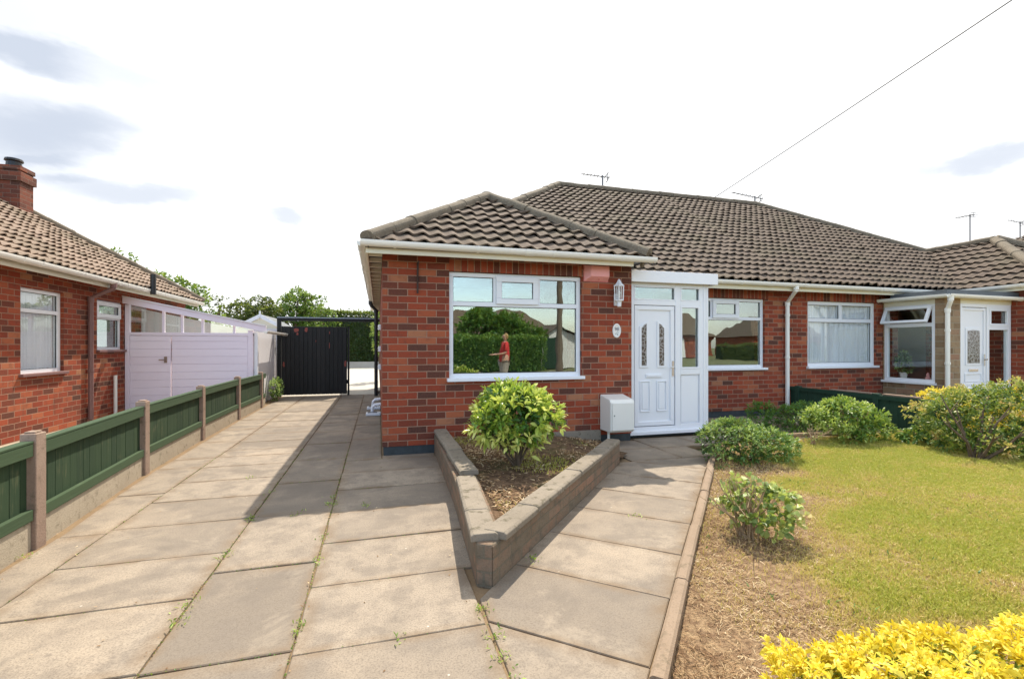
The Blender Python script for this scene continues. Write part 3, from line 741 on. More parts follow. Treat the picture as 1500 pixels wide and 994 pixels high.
# path kerb
p0 = Vector((*pp(.1, -.285), 0)); p1 = Vector((*pp(6.09, -.285), 0)); n = 7
m = MB()
for i in range(n):
    a = p0.lerp(p1, i / n); b = p0.lerp(p1, (i + .985) / n); w_ = .032
    m.sweep([(-w_, -.05), (w_, -.05), (w_, .045), (w_ * .6, .055), (-w_ * .6, .055), (-w_, .045)], a + Vector((rnd.gauss(0, .006), 0, rnd.gauss(0, .004))), b + Vector((rnd.gauss(0, .006), 0, rnd.gauss(0, .004))))
struct(m.build('path_edging', 'edging'))
# strips beside and behind, street in front
m = MB(); m.box(-4.75, -2.46, -.3, 10.88, -.05, -.01); struct(m.build('side_path', 'gravelboard'))
m = MB(); m.prism([(-14, 13.31), (7.4, 13.31), (7.4, 30), (-14, 30)], -.05, -.008); struct(m.build('back_yard', 'yardcon'))
m = MB(); m.box(-60, 60, -4.6, -.12, -.05, -.02); struct(m.build('pavement', 'post'))
m = MB(); m.box(-60, 60, -10.6, -4.75, -.055, -.03); struct(m.build('road', 'road'))
m = MB(); m.box(-60, 60, -4.75, -4.6, -.05, .0); m.box(-60, 60, -10.75, -10.6, -.05, .0); struct(m.build('road_kerb', 'kerbstone'))

# ================================================================ roofs and houses
CZ, SZ = 1 / math.sqrt(1 + PITCH ** 2), PITCH / math.sqrt(1 + PITCH ** 2)      # unit slope
EZ = 2.44
def slope_len(r): return r / CZ
def lights_panel(): pass

# ---------------- our bungalow
LBL_H = 'red brick bungalow with hipped front bay, white glazed door porch and brown pantile roof'
house = thing('brick_bungalow', LBL_H, 'house', (3.7, 7.23, 0))
TF = frame_T((0, 5.78, 0), (1, 0, 0), (0, -1, 0)); TM = frame_T((0, 7.23, 0), (1, 0, 0), (0, -1, 0))
TL = frame_T((.047, 5.78, 0), (0, -1, 0), (-1, 0, 0)); TR = frame_T((3.353, 5.78, 0), (0, 1, 0), (1, 0, 0))
TB = frame_T((0, 15.4, 0), (-1, 0, 0), (0, 1, 0))
m = MB()
wall(m, TF, .05, 3.35, .10, 2.42, .26, [(.84, 2.605, .88, 2.215)])
wall(m, TM, 3.10, 7.5, .102, 2.418, .26, [(5.30, 7.0, .87, 2.17)])
wall(m, TL, -9.61, -.01, .101, 2.419, .26)
wall(m, TR, .01, 1.44, .101, 2.419, .26)
wall(m, TB, -7.5, -.05, .1, 2.42, .26)
m.build('wall', 'brick', house)
m = MB()
m.box(.062, 3.34, 5.792, 6.0, -.02, .10); m.box(.062, .3, 6.0, 15.3, -.02, .10); m.box(4.7, 7.5, 7.242, 7.4, -.02, .10)
m.build('plinth', 'plinth', house)
m = MB(); bx(TF, .84, 2.605, 2.215, 2.40, -.1, .003, m); m.build('lintel', 'soldier', house)
m = MB(); bx(TM, 5.2, 7.08, 2.17, 2.40, -.1, .003, m); m.build('lintel', 'soldier', house)
window(house, TF, .84, 2.605, .895, 2.215, 1.822, (1.436, 2.01), opener=1, label='wide white picture window with a small opening top light in the bay')
window(house, TM, 5.30, 7.0, .885, 2.17, 1.80, (5.86, 6.44), opener=1, label='white window partly hidden behind the porch')
# rooms behind the glass
m = MB()
m.box(.31, 3.1, 8.6, 8.7, .1, 2.4); m.box(3.1, 7.5, 10.5, 10.6, .1, 2.4); m.box(3.2, 3.3, 6.1, 8.6, .1, 2.4); m.box(7.36, 7.5, 7.5, 15.3, .1, 2.4)
m.build('interior_wall', 'plaster', house)
MB().box(.31, 3.1, 6.05, 15.3, 2.36, 2.40).build('ceiling', 'ceiling', house); MB().box(3.11, 7.4, 7.5, 15.3, 2.36, 2.40).build('ceiling', 'ceiling', house)
m = MB(); m.box(.31, 3.1, 6.05, 8.6, .06, .1); m.box(3.1, 7.36, 7.5, 10.5, .06, .1); m.build('room_floor', 'carpet', house)

def hip_front(parent, xl, xr, ye, back, seed):
    """hipped roof over a front bay: eave at y=ye between xl and xr, ridge running back"""
    r = (xr - xl) / 2; xm = (xl + xr) / 2; L = r / CZ
    roof = roof_face('roof', (xl, ye, EZ), (1, 0, 0), (0, CZ, SZ), [(0, 0), (xr - xl, 0), (r, L)], parent, seed=seed)
    return roof, r, xm, L
XL, XR, YE, YM, RM = -.14, 15.42, 5.42, 6.84, 4.65
bayroof, r_, xm, L_ = hip_front(house, XL, 3.43, YE, 9, 5)
apex = Vector((xm, YE + r_, EZ + r_ * PITCH)); yv = YM + r_
# right and left planes of the bay
roof_face('roof_side', (3.43, YE, EZ), (0, 1, 0), (-CZ, 0, SZ), [(0, 0), (YM - YE + .1, 0), (yv - YE + .15, L_), (r_, L_)], bayroof, seed=6)
roof_face('roof_side', (XL, YE, EZ), (0, 1, 0), (CZ, 0, SZ), [(0, 0), (YM - YE, 0), (yv - YE, L_), (r_, L_)], bayroof, seed=7)
ridge_caps('ridge_tiles', (XL + .02, YE + .02, EZ + .045), apex + Vector((0, 0, .03)), bayroof, seed=1)
ridge_caps('ridge_tiles', (3.41, YE + .02, EZ + .045), apex + Vector((0, 0, .03)), bayroof, seed=2)
ridge_caps('ridge_tiles', apex + Vector((0, 0, .03)), (xm, yv + .1, apex.z + .03), bayroof, seed=3)
# main slope, this half
LM = RM / CZ; zr = EZ + RM * PITCH; yr = YM + RM
mroof = roof_face('roof', (XL, YM, EZ), (1, 0, 0), (0, CZ, SZ), [(0, 0), (7.5 - XL, 0), (7.5 - XL, LM), (RM, LM)], house, seed=8)
m = MB(); yb = yr + RM
roof_face('roof_side', (XL, YM, EZ), (0, 1, 0), (CZ, 0, SZ), [(0, 0), (2 * RM, 0), (RM, LM)], mroof, gauge=.47, period=.36, seed=9)
m.add([(XL, yb, EZ), (7.5, yb, EZ), (7.5, yr, zr), (XL + RM, yr, zr)], [(0, 1, 2, 3)]); m.build('roof_back', 'tile', mroof)
ridge_caps('ridge_tiles', (XL, YM, EZ + .04), (XL + RM, yr, zr + .03), mroof, seed=11)
ridge_caps('ridge_tiles', (XL + RM, yr, zr + .03), (7.5, yr, zr + .03), mroof, rad=.10, seed=12)
# eaves: fascia, soffit, rafter feet, gutters
for q in [(-.13, 3.22, 5.50, 5.525, 2.335, 2.445), (-.135, -.11, 5.525, 15.3, 2.335, 2.445), (4.80, 7.5, 6.93, 6.955, 2.30, 2.415)]: MB().box(*q).build('fascia', 'cream', house, bevel=.003)
m = MB(); m.box(-.11, 3.34, 5.525, 5.79, 2.40, 2.415); m.box(-.11, .06, 5.79, 15.3, 2.40, 2.415); m.box(3.4, 7.5, 6.955, 7.24, 2.38, 2.395)
m.build('soffit', 'blackpipe', house)
k = 5.7
while k < 15: MB().box(-.108, .044, k, k + .05, 2.345, 2.398).build('rafter_foot', 'cream', house); k += .42
gutter_run(house, (-.185, 5.44, 2.452), (3.50, 5.44, 2.437))
gutter_run(house, (-.175, 5.50, 2.46), (-.175, 15.3, 2.44))
gutter_run(house, (4.84, 6.865, 2.432), (7.5, 6.865, 2.42))
# mortar lump and broken tile at the foot of the bay's right hip
m = MB()
for q in range(7):
    a = rnd.uniform(0, 6.28); m.lathe([(.005, -.03), (.035, -.01), (.03, .025), (.004, .04)], (3.34 + rnd.gauss(0, .05), 5.50 + rnd.gauss(0, .03), 2.40 + rnd.gauss(0, .03)), 6)
m.build('mortar_fillet', 'ridge', house)
def downpipe(parent, mat, x, y, ztop, zbot, gx, gy, gz, rad=.034, clips=(), name='downpipe', foot=None, box=False):
    m = MB(); pts = [(gx, gy, gz), (gx, gy, gz - .10), (x, y, gz - .10 - max(.14, .6 * math.hypot(x - gx, y - gy))), (x, y, zbot)]
    if foot: pts += [(x + foot[0], y + foot[1], zbot - .06)]
    m.tube(pts, rad, 10); m.tube([(gx, gy, gz + .01), (gx, gy, gz - .09)], rad * 1.3, 10)
    z = pts[2][2]; m.tube([(x, y, z + .02), (x, y, z - .06)], rad * 1.25, 10)
    for c in clips: m.tube([(x, y, c), (x, y, c - .045)], rad * 1.22, 10)
    return m.build(name, mat, parent, smooth=False)
downpipe(house, 'gutterw', 7.47, 7.17, 2.3, .07, 7.35, 6.865, 2.41, .037, (1.9, 1.1))
downpipe(house, 'blackpipe', -.05, 12.2, 2.3, .05, -.175, 12.2, 2.41, .045, (1.9, 1.0))

# porch in front of the door
TP = frame_T((0, 5.90, 0), (1, 0, 0), (0, -1, 0))
porch = MB()
for q in [(3.405, 3.46, .09, 2.20), (4.13, 4.215, .09, 2.20), (4.545, 4.69, .09, 2.20)]: bx(TP, *q, -.07, 0, porch)
bx(TP, 3.46, 4.13, 2.145, 2.20, -.07, 0, porch); bx(TP, 4.215, 4.545, 2.145, 2.20, -.07, 0, porch)
bx(TP, 3.46, 4.13, 1.875, 1.945, -.07, 0, porch); bx(TP, 4.215, 4.545, 1.875, 1.945, -.07, 0, porch)
bx(TP, 4.215, 4.545, .88, .96, -.07, 0, porch); bx(TP, 4.215, 4.545, .09, .17, -.07, 0, porch)
bx(TP, 3.46, 4.13, .09, .15, -.07, 0, porch)
pf = porch.build('porch_frame', 'upvc', house, bevel=.004)
m = MB(); bx(TP, 4.60, 4.63, .09, 2.2, .0, .008, m); bx(TP, 4.65, 4.66, .09, 2.2, .0, .006, m); m.build('frame_bead', 'upvc', pf, bevel=.002)
m = MB(); bx(TP, 3.36, 4.71, .045, .092, -.07, .05, m); m.build('sill', 'upvc', pf, bevel=.006)
m = MB(); bx(TP, 4.215, 4.545, .17, .88, -.045, -.03, m); bx(TP, 4.235, 4.525, .19, .86, -.03, -.018, m); m.build('panel', 'upvc', pf, bevel=.006)
m = MB(); ring(TP, 4.215, 4.545, .96, 1.875, .028, -.02, .004, m); ring(TP, 3.46, 4.13, 1.945, 2.145, .018, -.02, .003, m); ring(TP, 4.215, 4.545, 1.945, 2.145, .018, -.02, .003, m)
m.build('glazing_bead', 'upvc', pf, bevel=.003)
for q in [(3.46, 4.13, 1.945, 2.145), (4.215, 4.545, 1.945, 2.145), (4.215, 4.545, .96, 1.875)]:
    m = MB(); bx(TP, *q, -.034, -.030, m); m.build('pane', 'glass', pf)
m = MB(); m.box(4.62, 4.69, 5.97, 7.22, .05, 2.2); m.build('porch_side', 'upvc', pf)
m = MB(); m.box(3.36, 4.78, 5.80, 5.83, 2.185, 2.345); m.box(4.755, 4.78, 5.83, 6.8, 2.185, 2.345); m.build('porch_fascia', 'upvc', house, bevel=.006)
m = MB(); m.box(3.37, 4.76, 5.83, 7.2, 2.29, 2.33); m.box(3.37, 4.755, 5.83, 6.0, 2.2, 2.215); m.build('porch_roof', 'greyfelt', house)
m = MB(); m.box(3.36, 4.70, 5.95, 7.2, .0, .045); m.build('porch_base', 'plinth', house)
# door: leaf, mouldings, two arched lights
def arch(mb, T, u0, u1, v0, v1, rise_l, rise_r, d0, d1, inset=0):
    pts = [(u0, v0), (u1, v0), (u1, v1 + rise_r), ((u0 + u1) / 2, v1 + (rise_l + rise_r) / 2 + .012), (u0, v1 + rise_l)]
    old = mb.T; mb.T = T; n = len(pts)
    mb.add([(x, y, d0) for x, y in pts] + [(x, y, d1) for x, y in pts], [tuple(reversed(range(n))), tuple(range(n, 2 * n))] + [(i, (i + 1) % n, n + (i + 1) % n, n + i) for i in range(n)])
    mb.T = old
m = MB(); bx(TP, 3.475, 4.118, .16, 1.868, -.075, -.030, m); door = m.build('door', 'upvc', house, bevel=.004); door['label'] = 'white front door with two tall arched glass lights'
m = MB(); ring(TP, 3.475, 4.118, .16, 1.868, .062, -.034, -.008, m); m.build('door_frame', 'upvc', door, bevel=.006)
m = MB(); arch(m, TP, 3.555, 3.70, .985, 1.60, -.03, .05, -.032, -.014); arch(m, TP, 3.84, 3.985, .985, 1.60, .05, -.03, -.032, -.014)
for a in (3.565, 3.835):
    ring(TP, a, a + .165, .36, .80, .016, -.032, -.012, m); bx(TP, a + .035, a + .13, .395, .765, -.032, -.018, m)
m.build('moulding', 'upvc', door, bevel=.006)
for u0, u1, a, b in ((3.588, 3.667, -.03, .04), (3.873, 3.952, .04, -.03)):
    m = MB(); arch(m, TP, u0, u1, 1.015, 1.575, a, b, -.0135, -.0115); m.build('glass_light', 'leadedglass', door)
m = MB(); bx(TP, 3.66, 3.92, .845, .895, -.032, -.014, m); bx(TP, 3.675, 3.905, .857, .883, -.014, -.008, m); m.build('letterbox', 'upvc', door, bevel=.005)
m = MB(); bx(TP, 4.075, 4.105, .86, 1.08, -.01, .0, m); m.tube([TP @ Vector((4.09, .99, 0)), TP @ Vector((4.09, .99, .04)), TP @ Vector((4.02, .985, .045))], .009, 8); m.build('handle', 'chrome', door, bevel=.003)

# ---------------- things fixed on the bay wall
al = thing('alarm_box', 'faded pink-red alarm box high on the brick wall under the cream fascia', 'alarm box', (2.80, 5.78, 2.17))
m = MB()
a = [(2.635, 2.16), (2.985, 2.16), (2.985, 2.375), (2.635, 2.375)]; b = [(2.70, 2.215), (2.965, 2.215), (2.965, 2.355), (2.70, 2.355)]
m.add([(x, 5.775, z) for x, z in a] + [(x, 5.68, z) for x, z in b], [(0, 1, 5, 4), (1, 2, 6, 5), (2, 3, 7, 6), (3, 0, 4, 7), (4, 5, 6, 7), (3, 2, 1, 0)])
m.build('cover', 'pink', al, bevel=.006)
m = MB(); m.box(2.63, 2.99, 5.768, 5.778, 2.155, 2.378); m.tube([(2.83, 5.73, 2.185), (2.83, 5.715, 2.178)], .008, 8); m.build('back_plate', 'pinkdark', al)
lt = thing('wall_lantern', 'white coach lantern on the brickwork between the alarm box and the front door', 'wall lamp', (3.11, 5.70, 1.82))
c = (3.11, 5.69, 0)
m = MB(); m.lathe([(.012, 2.19), (.02, 2.175), (.035, 2.145), (.055, 2.12), (.078, 2.105), (.078, 2.095)], c, 6); m.build('cap', 'upvc', lt)
m = MB(); m.lathe([(.066, 1.90), (.066, 1.915)], c, 6)
for k in range(6):
    t_ = math.pi / 3 * k; m.tube([(c[0] + .062 * math.cos(t_), c[1] + .062 * math.sin(t_), 1.91), (c[0] + .068 * math.cos(t_), c[1] + .068 * math.sin(t_), 2.10)], .007, 6)
    t2 = t_ + math.pi / 6; m.tube([(c[0] + .054 * math.cos(t2), c[1] + .054 * math.sin(t2), 1.91), (c[0] + .058 * math.cos(t2), c[1] + .058 * math.sin(t2), 2.10)], .0035, 6)
m.lathe([(.04, 1.90), (.03, 1.875), (.028, 1.83), (.02, 1.82)], c, 10); m.build('frame', 'upvc', lt)
m = MB(); m.lathe([(.05, 1.912), (.056, 2.098)], c, 6); m.build('glass', 'glassclear', lt)
m = MB(); m.lathe([(.012, 1.915), (.014, 1.98), (.02, 2.01), (.01, 2.04)], c, 8); m.build('bulb', 'ceramic', lt)
m = MB(); m.box(3.08, 3.14, 5.762, 5.779, 1.84, 2.0); m.tube([(3.11, 5.765, 1.86), (3.11, 5.71, 1.85)], .012, 8); m.build('bracket', 'upvc', lt)
sg = thing('house_number_plaque', 'small oval white ceramic number plaque on the brick wall under the lantern', 'plaque', (3.12, 5.77, 1.40))
m = MB(); o_ = []
for rr, d in ((1.0, 0), (1.0, .008), (.86, .014), (.8, .010), (0.02, .011)): o_.append([(3.12 + .062 * rr * math.cos(t_), 5.777 - d, 1.502 + .097 * rr * math.sin(t_)) for t_ in [2 * math.pi * k / 32 for k in range(32)]])
m.add([p for r in o_ for p in r], [(i * 32 + k, i * 32 + (k + 1) % 32, (i + 1) * 32 + (k + 1) % 32, (i + 1) * 32 + k) for i in range(4) for k in range(32)]); m.build('plate', 'ceramic', sg, smooth=True)
cu = D.curves.new('digits', 'FONT'); cu.body = '98'; cu.size = .062; cu.align_x = 'CENTER'; cu.extrude = .001; co = D.objects.new('digits', cu); S.collection.objects.link(co)
dg = bpy.context.evaluated_depsgraph_get(); me = D.meshes.new_from_object(co.evaluated_get(dg)); D.objects.remove(co)
vs = [(3.118 + v.co.x, 5.7645 - v.co.z, 1.503 + v.co.y) for v in me.vertices]; build('digits', 'ink', vs, [tuple(p.vertices) for p in me.polygons], sg); D.meshes.remove(me)
m = MB()
for k in range(16):
    a = rnd.uniform(0, 6.28); q = rnd.uniform(0, 1) ** .5; m.tube([(3.12 + .032 * q * math.cos(a), 5.766, 1.462 + .026 * q * math.sin(a)), (3.12 + .032 * q * math.cos(a), 5.764, 1.462 + .026 * q * math.sin(a))], .005, 7)
m.build('flower_motif', 'inkpale', sg)
mb_ = thing('gas_meter_box', 'off-white plastic meter box on the brick wall left of the front door', 'meter box', (3.02, 5.62, .16))
m = MB(); pr_ = [(5.775, .175), (5.50, .175), (5.47, .20), (5.47, .565), (5.50, .60), (5.775, .645)]
m.add([(2.87, y, z) for y, z in pr_] + [(3.215, y, z) for y, z in pr_], [tuple(range(6)), tuple(reversed(range(6, 12)))] + [(i, 6 + i, 6 + (i + 1) % 6, (i + 1) % 6) for i in range(6)])
m.build('case', 'meter', mb_, bevel=.012)
m = MB(); m.box(2.888, 3.20, 5.452, 5.468, .205, .562); m.build('lid', 'meter', mb_, bevel=.006)
m = MB(); m.tube([(2.915, 5.452, .40), (2.915, 5.446, .40)], .008, 10); m.build('lock', 'greyfelt', mb_)
m = MB(); m.tube([(2.94, 5.66, .18), (2.94, 5.66, .0)], .017, 10); m.build('pipe', 'meter', mb_)
br = thing('hanging_basket_bracket', 'rusty iron hanging bracket on the left end of the bay wall', 'bracket', (.457, 5.77, 1.92))
m = MB(); m.box(.447, .467, 5.760, 5.777, 1.93, 2.30); m.build('wall_bar', 'iron', br)
m = MB(); m.tube([(.457, 5.765, 2.27), (.457, 5.70, 2.295), (.457, 5.60, 2.29), (.457, 5.585, 2.265)], .006, 6); m.tube([(.457, 5.765, 2.05), (.457, 5.69, 2.15), (.457, 5.64, 2.285)], .005, 6); m.build('arm', 'iron', br)
# white fittings low and high on the side wall
for i, (y, z, l_) in enumerate([(8.6, 1.62, 'small white vent cover, topmost on the side wall of the bay'), (8.9, 1.24, 'small white vent cover, middle one on the side wall of the bay'), (8.7, .92, 'small white vent cover, lowest on the side wall of the bay')]):
    v = thing('wall_vent', l_, 'vent', (.05, y, z), 'vents on the side wall')
    m = MB(); m.box(.0, .048, y - .07, y + .07, z - .05, z + .05); m.build('cover', 'upvc', v, bevel=.01)
    m = MB(); [m.box(-.012, 0, y - .055, y + .055, z - .035 + .025 * q, z - .027 + .025 * q) for q in range(3)]; m.build('louvre', 'upvc', v)
for i, (y, l_) in enumerate([(9.2, 'nearer of two low white waste pipe outlets at the foot of the side wall'), (10.1, 'farther of two low white waste pipe outlets at the foot of the side wall')]):
    v = thing('waste_outlet', l_, 'pipe outlet', (.0, y, 0), 'waste outlets by the drive')
    m = MB(); m.box(-.22, .045, y - .10, y + .10, .0, .05); m.build('gully_surround', 'upvc', v, bevel=.012)
    m = MB(); m.tube([(.045, y, .20), (-.06, y, .19), (-.10, y, .15), (-.11, y, .06)], .03, 10); m.build('pipe', 'upvc', v)
    m = MB(); m.box(-.19, -.02, y - .07, y + .07, .05, .056); m.build('grate', 'greyfelt', v)

# ---------------- the other half of the pair
nb = thing('semi_detached_bungalow', 'adjoining red brick bungalow at the right with net curtained window and stone porch', 'house', (11.5, 7.23, 0))
m = MB()
wall(m, TM, 7.5, 12.0, .102, 2.418, .26, [(8.02, 9.79, .875, 2.17), (10.4, 11.6, .12, 2.05)])
wall(m, TF, 11.8, 15.1, .10, 2.42, .26, [(12.5, 14.3, .88, 2.215)])
TL2 = frame_T((11.797, 5.78, 0), (0, -1, 0), (-1, 0, 0)); TR2 = frame_T((15.103, 5.78, 0), (0, 1, 0), (1, 0, 0))
wall(m, TL2, -1.44, -.01, .101, 2.419, .26); wall(m, TR2, .01, 9.61, .101, 2.419, .26); wall(m, TB, -15.1, -7.5, .1, 2.42, .26)
m.build('wall', 'brick', nb)
m = MB(); m.box(7.5, 11.8, 7.242, 7.4, -.02, .10); m.box(11.81, 15.09, 5.792, 6.0, -.02, .1); m.build('plinth', 'plinth', nb)
bx(TM, 7.95, 9.86, 2.17, 2.40, -.1, .003).build('lintel', 'soldier', nb); bx(TF, 12.5, 14.3, 2.215, 2.4, -.1, .003).build('lintel', 'soldier', nb)
window(nb, TM, 8.02, 9.79, .89, 2.17, 1.80, (8.905,), glass='glassclear', fw=.07, label='white window with net curtains')
window(nb, TF, 12.5, 14.3, .895, 2.215, 1.82, (13.1, 13.7), opener=1)
m = MB(); m.box(7.5, 12.0, 9.6, 9.7, .1, 2.4); m.box(11.8, 14.8, 8.6, 8.7, .1, 2.4); m.box(7.5, 7.6, 7.5, 9.6, .1, 2.4); m.box(12., 12.1, 6.1, 9.6, .1, 2.4); m.build('interior_wall', 'plaster', nb)
MB().box(7.6, 12.0, 7.5, 15.3, 2.36, 2.40).build('ceiling', 'ceiling', nb); MB().box(12.1, 15.0, 6.05, 15.3, 2.36, 2.40).build('ceiling', 'ceiling', nb)
MB().box(7.6, 12.0, 7.5, 15.3, .06, .1).build('room_floor', 'carpet', nb); MB().box(12.1, 14.9, 6.05, 15.3, .06, .1).build('room_floor', 'carpet', nb)
mr2 = roof_face('roof', (7.5, YM, EZ), (1, 0, 0), (0, CZ, SZ), [(0, 0), (XR - 7.5, 0), (XR - 7.5 - RM, LM), (0, LM)], nb, seed=18)
XB0, XB1 = 11.62, XR
br2, r2, xm2, L2 = hip_front(nb, XB0, XB1, YE, 9, 15); apex2 = Vector((xm2, YE + r2, EZ + r2 * PITCH)); yv2 = YM + r2
roof_face('roof_side', (XB0, YE, EZ), (0, 1, 0), (CZ, 0, SZ), [(0, 0), (YM - YE + .1, 0), (yv2 - YE + .15, L2), (r2, L2)], br2, seed=16)
roof_face('roof_side', (XB1, YE, EZ), (0, 1, 0), (-CZ, 0, SZ), [(0, 0), (YM - YE, 0), (yv2 - YE, L2), (r2, L2)], br2, seed=17)
roof_face('roof_side', (XR, YM, EZ), (0, 1, 0), (-CZ, 0, SZ), [(0, 0), (2 * RM, 0), (RM, LM)], mr2, gauge=.47, period=.36, seed=19)
m = MB(); m.add([(7.5, yb, EZ), (XR, yb, EZ), (XR - RM, yr, zr), (7.5, yr, zr)], [(0, 1, 2, 3)]); m.build('roof_back', 'tile', mr2)
ridge_caps('ridge_tiles', (XB0 + .02, YE + .02, EZ + .045), apex2 + Vector((0, 0, .03)), br2, seed=21)
ridge_caps('ridge_tiles', (XB1 - .02, YE + .02, EZ + .045), apex2 + Vector((0, 0, .03)), br2, rad=.15, seed=22)
ridge_caps('ridge_tiles', apex2 + Vector((0, 0, .03)), (xm2, yv2 + .1, apex2.z + .03), br2, seed=23)
ridge_caps('ridge_tiles', (7.5, yr, zr + .03), (XR - RM, yr, zr + .03), mr2, rad=.10, seed=24)
ridge_caps('ridge_tiles', (XR - RM, yr, zr + .03), (XR, YM, EZ + .04), mr2, rad=.10, seed=25)
for q in [(7.5, 11.7, 6.93, 6.955, 2.30, 2.415), (11.66, 15.3, 5.50, 5.525, 2.335, 2.445), (11.64, 11.665, 5.525, 6.9, 2.335, 2.445)]: MB().box(*q).build('fascia', 'cream', nb, bevel=.003)
m = MB(); m.box(7.5, 11.7, 6.955, 7.24, 2.38, 2.395); m.box(11.66, 15.3, 5.525, 5.79, 2.40, 2.415); m.box(11.665, 11.79, 5.79, 6.9, 2.40, 2.415); m.build('soffit', 'blackpipe', nb)
gutter_run(nb, (7.5, 6.865, 2.42), (11.65, 6.865, 2.40))
gutter_run(nb, (11.56, 5.44, 2.455), (15.4, 5.44, 2.455)); gutter_run(nb, (11.60, 5.50, 2.45), (11.60, 6.8, 2.44))
m = MB(); m.tube([(14.9, 9.1, 3.2), (14.9, 9.1, 3.97)], .09, 10); m.build('flue', 'blackpipe', nb)
# neighbour's porch
TS = frame_T((9.966, 0, 0), (0, -1, 0), (-1, 0, 0)); TQ = frame_T((0, 6.13, 0), (1, 0, 0), (0, -1, 0))
m = MB()
wall(m, TS, -7.22, -6.14, .001, 2.169, .12, [(-7.2, -6.28, .60, 2.17)])
wall(m, TQ, 9.97, 11.8, 0, .50, .12); wall(m, TQ, 9.97, 10.385, .501, 2.17, .12)
st = m.build('porch_wall', 'stone', nb)
sw_ = MB(); ring(TS, -7.2, -6.28, .60, 2.08, .06, -.08, -.01, sw_); bx(TS, -7.14, -6.34, 1.66, 1.73, -.08, -.012, sw_); sw = sw_.build('window', 'upvc', nb, bevel=.004); sw['label'] = 'porch side window with its top sash propped open'
bx(TS, -7.23, -6.25, .56, .605, -.03, .05).build('sill', 'upvc', sw, bevel=.006)
bx(TS, -7.14, -6.34, .66, 1.66, -.05, -.045).build('pane', 'glassclear', sw)
hinge = TS @ Vector((0, 2.04, .0)); Ts = Matrix.Translation((0, 0, 0)) @ TS
rot = Matrix.Translation(TS @ Vector((-6.74, 2.03, 0))) @ Matrix.Rotation(R(24), 4, 'Y') @ Matrix.Translation(-(TS @ Vector((-6.74, 2.03, 0))))
TO = rot @ TS
ring(TO, -7.16, -6.32, 1.70, 2.04, .05, .0, .045).build('open_sash', 'upvc', sw, bevel=.005)
bx(TO, -7.11, -6.37, 1.75, 1.99, .018, .022).build('pane', 'glassclear', sw)
m = MB(); bx(TS, -7.2, -6.28, 2.08, 2.17, -.06, -.005, m); bx(TQ, 10.385, 11.8, 2.08, 2.17, -.06, -.004, m); m.build('head_board', 'cream', nb)
m = MB()
for q in [(10.385, 10.44, .50, 2.08), (11.10, 11.17, .50, 2.08), (11.70, 11.78, .50, 2.08)]: bx(TQ, *q, -.07, 0, m)
bx(TQ, 10.44, 11.10, 2.02, 2.08, -.07, 0, m); bx(TQ, 11.17, 11.70, 2.0, 2.08, -.07, 0, m); bx(TQ, 11.17, 11.70, 1.60, 1.68, -.07, 0, m); bx(TQ, 11.17, 11.70, .50, .58, -.07, 0, m); bx(TQ, 10.44, 11.10, .5, .55, -.07, 0, m)
ring(TQ, 11.17, 11.70, 1.68, 2.0, .04, -.03, .01, m)
pf2 = m.build('porch_frame', 'upvc', nb, bevel=.004)
for q in [(11.17, 11.70, 1.68, 2.0), (11.17, 11.70, .58, 1.60)]: bx(TQ, *q, -.04, -.035).build('pane', 'glassclear', pf2)
m = MB(); bx(TQ, 10.38, 11.85, .455, .50, -.07, .05, m); m.build('sill', 'upvc', pf2, bevel=.005)
d2 = bx(TQ, 10.45, 11.09, .555, 2.01, -.07, -.03).build('door', 'upvc', nb, bevel=.004)
m = MB(); ring(TQ, 10.45, 11.09, .555, 2.01, .05, -.03, -.01, m); arch(m, TQ, 10.56, 10.97, .93, 1.66, -.03, -.03, -.03, -.016); ring(TQ, 10.54, 11.0, .62, .78, .02, -.03, -.014, m); m.build('moulding', 'upvc', d2, bevel=.006)
m = MB(); arch(m, TQ, 10.60, 10.93, .97, 1.60, -.02, -.02, -.0155, -.0135); m.build('glass_light', 'leadedglass', d2)
m = MB(); bx(TQ, 10.64, 10.89, .815, .865, -.03, -.012, m); m.build('letterbox', 'chrome', d2, bevel=.004)
m = MB(); bx(TQ, 11.03, 11.06, .92, 1.14, -.012, -.002, m); m.tube([TQ @ Vector((11.045, 1.04, 0)), TQ @ Vector((11.045, 1.04, .04)), TQ @ Vector((10.96, 1.035, .045))], .01, 8); m.build('handle', 'chrome', d2)
m = MB(); m.box(9.86, 11.80, 6.02, 7.0, 2.225, 2.315); m.build('porch_roof', 'greyfelt', nb, bevel=.004)
m = MB(); m.box(9.93, 11.8, 6.09, 7.2, 2.17, 2.225); m.build('porch_ceiling', 'cream', nb)
gutter_run(nb, (9.82, 5.98, 2.215), (11.85, 5.98, 2.20), rad=.05); gutter_run(nb, (9.82, 5.98, 2.215), (9.82, 7.2, 2.225), rad=.05)
downpipe(nb, 'gutterw', 9.935, 6.06, 2.0, .05, 9.88, 5.98, 2.20, .036, (1.6, 1.0))
def curtain(name, T, u0, u1, v0, v1, d, label, waves=26, scallop=.02, group=None):
    n = 260; V = []; F = []; r = random.Random(4); ph = [r.uniform(0, 6.28) for _ in range(3)]
    for i in range(n + 1):
        u = u0 + (u1 - u0) * i / n; off = .022 * math.sin(waves * 2 * math.pi * i / n + 1.5 * math.sin(i * .05 + ph[0])) + .012 * math.sin(i * .31 + ph[1])
        vb = v0 + scallop * abs(math.sin(i * math.pi / n * waves * .9))
        V += [T @ Vector((u, vb, d + off)), T @ Vector((u, v0 + (v1 - v0) * .5, d + off * .9)), T @ Vector((u, v1, d + off * .6))]
    for i in range(n):
        for k in range(2): F.append((3 * i + k, 3 * i + 3 + k, 3 * i + 4 + k, 3 * i + 1 + k))
    return tag(build(name, 'net', [tuple(p) for p in V], F, None, smooth=True), label, 'curtain', group)
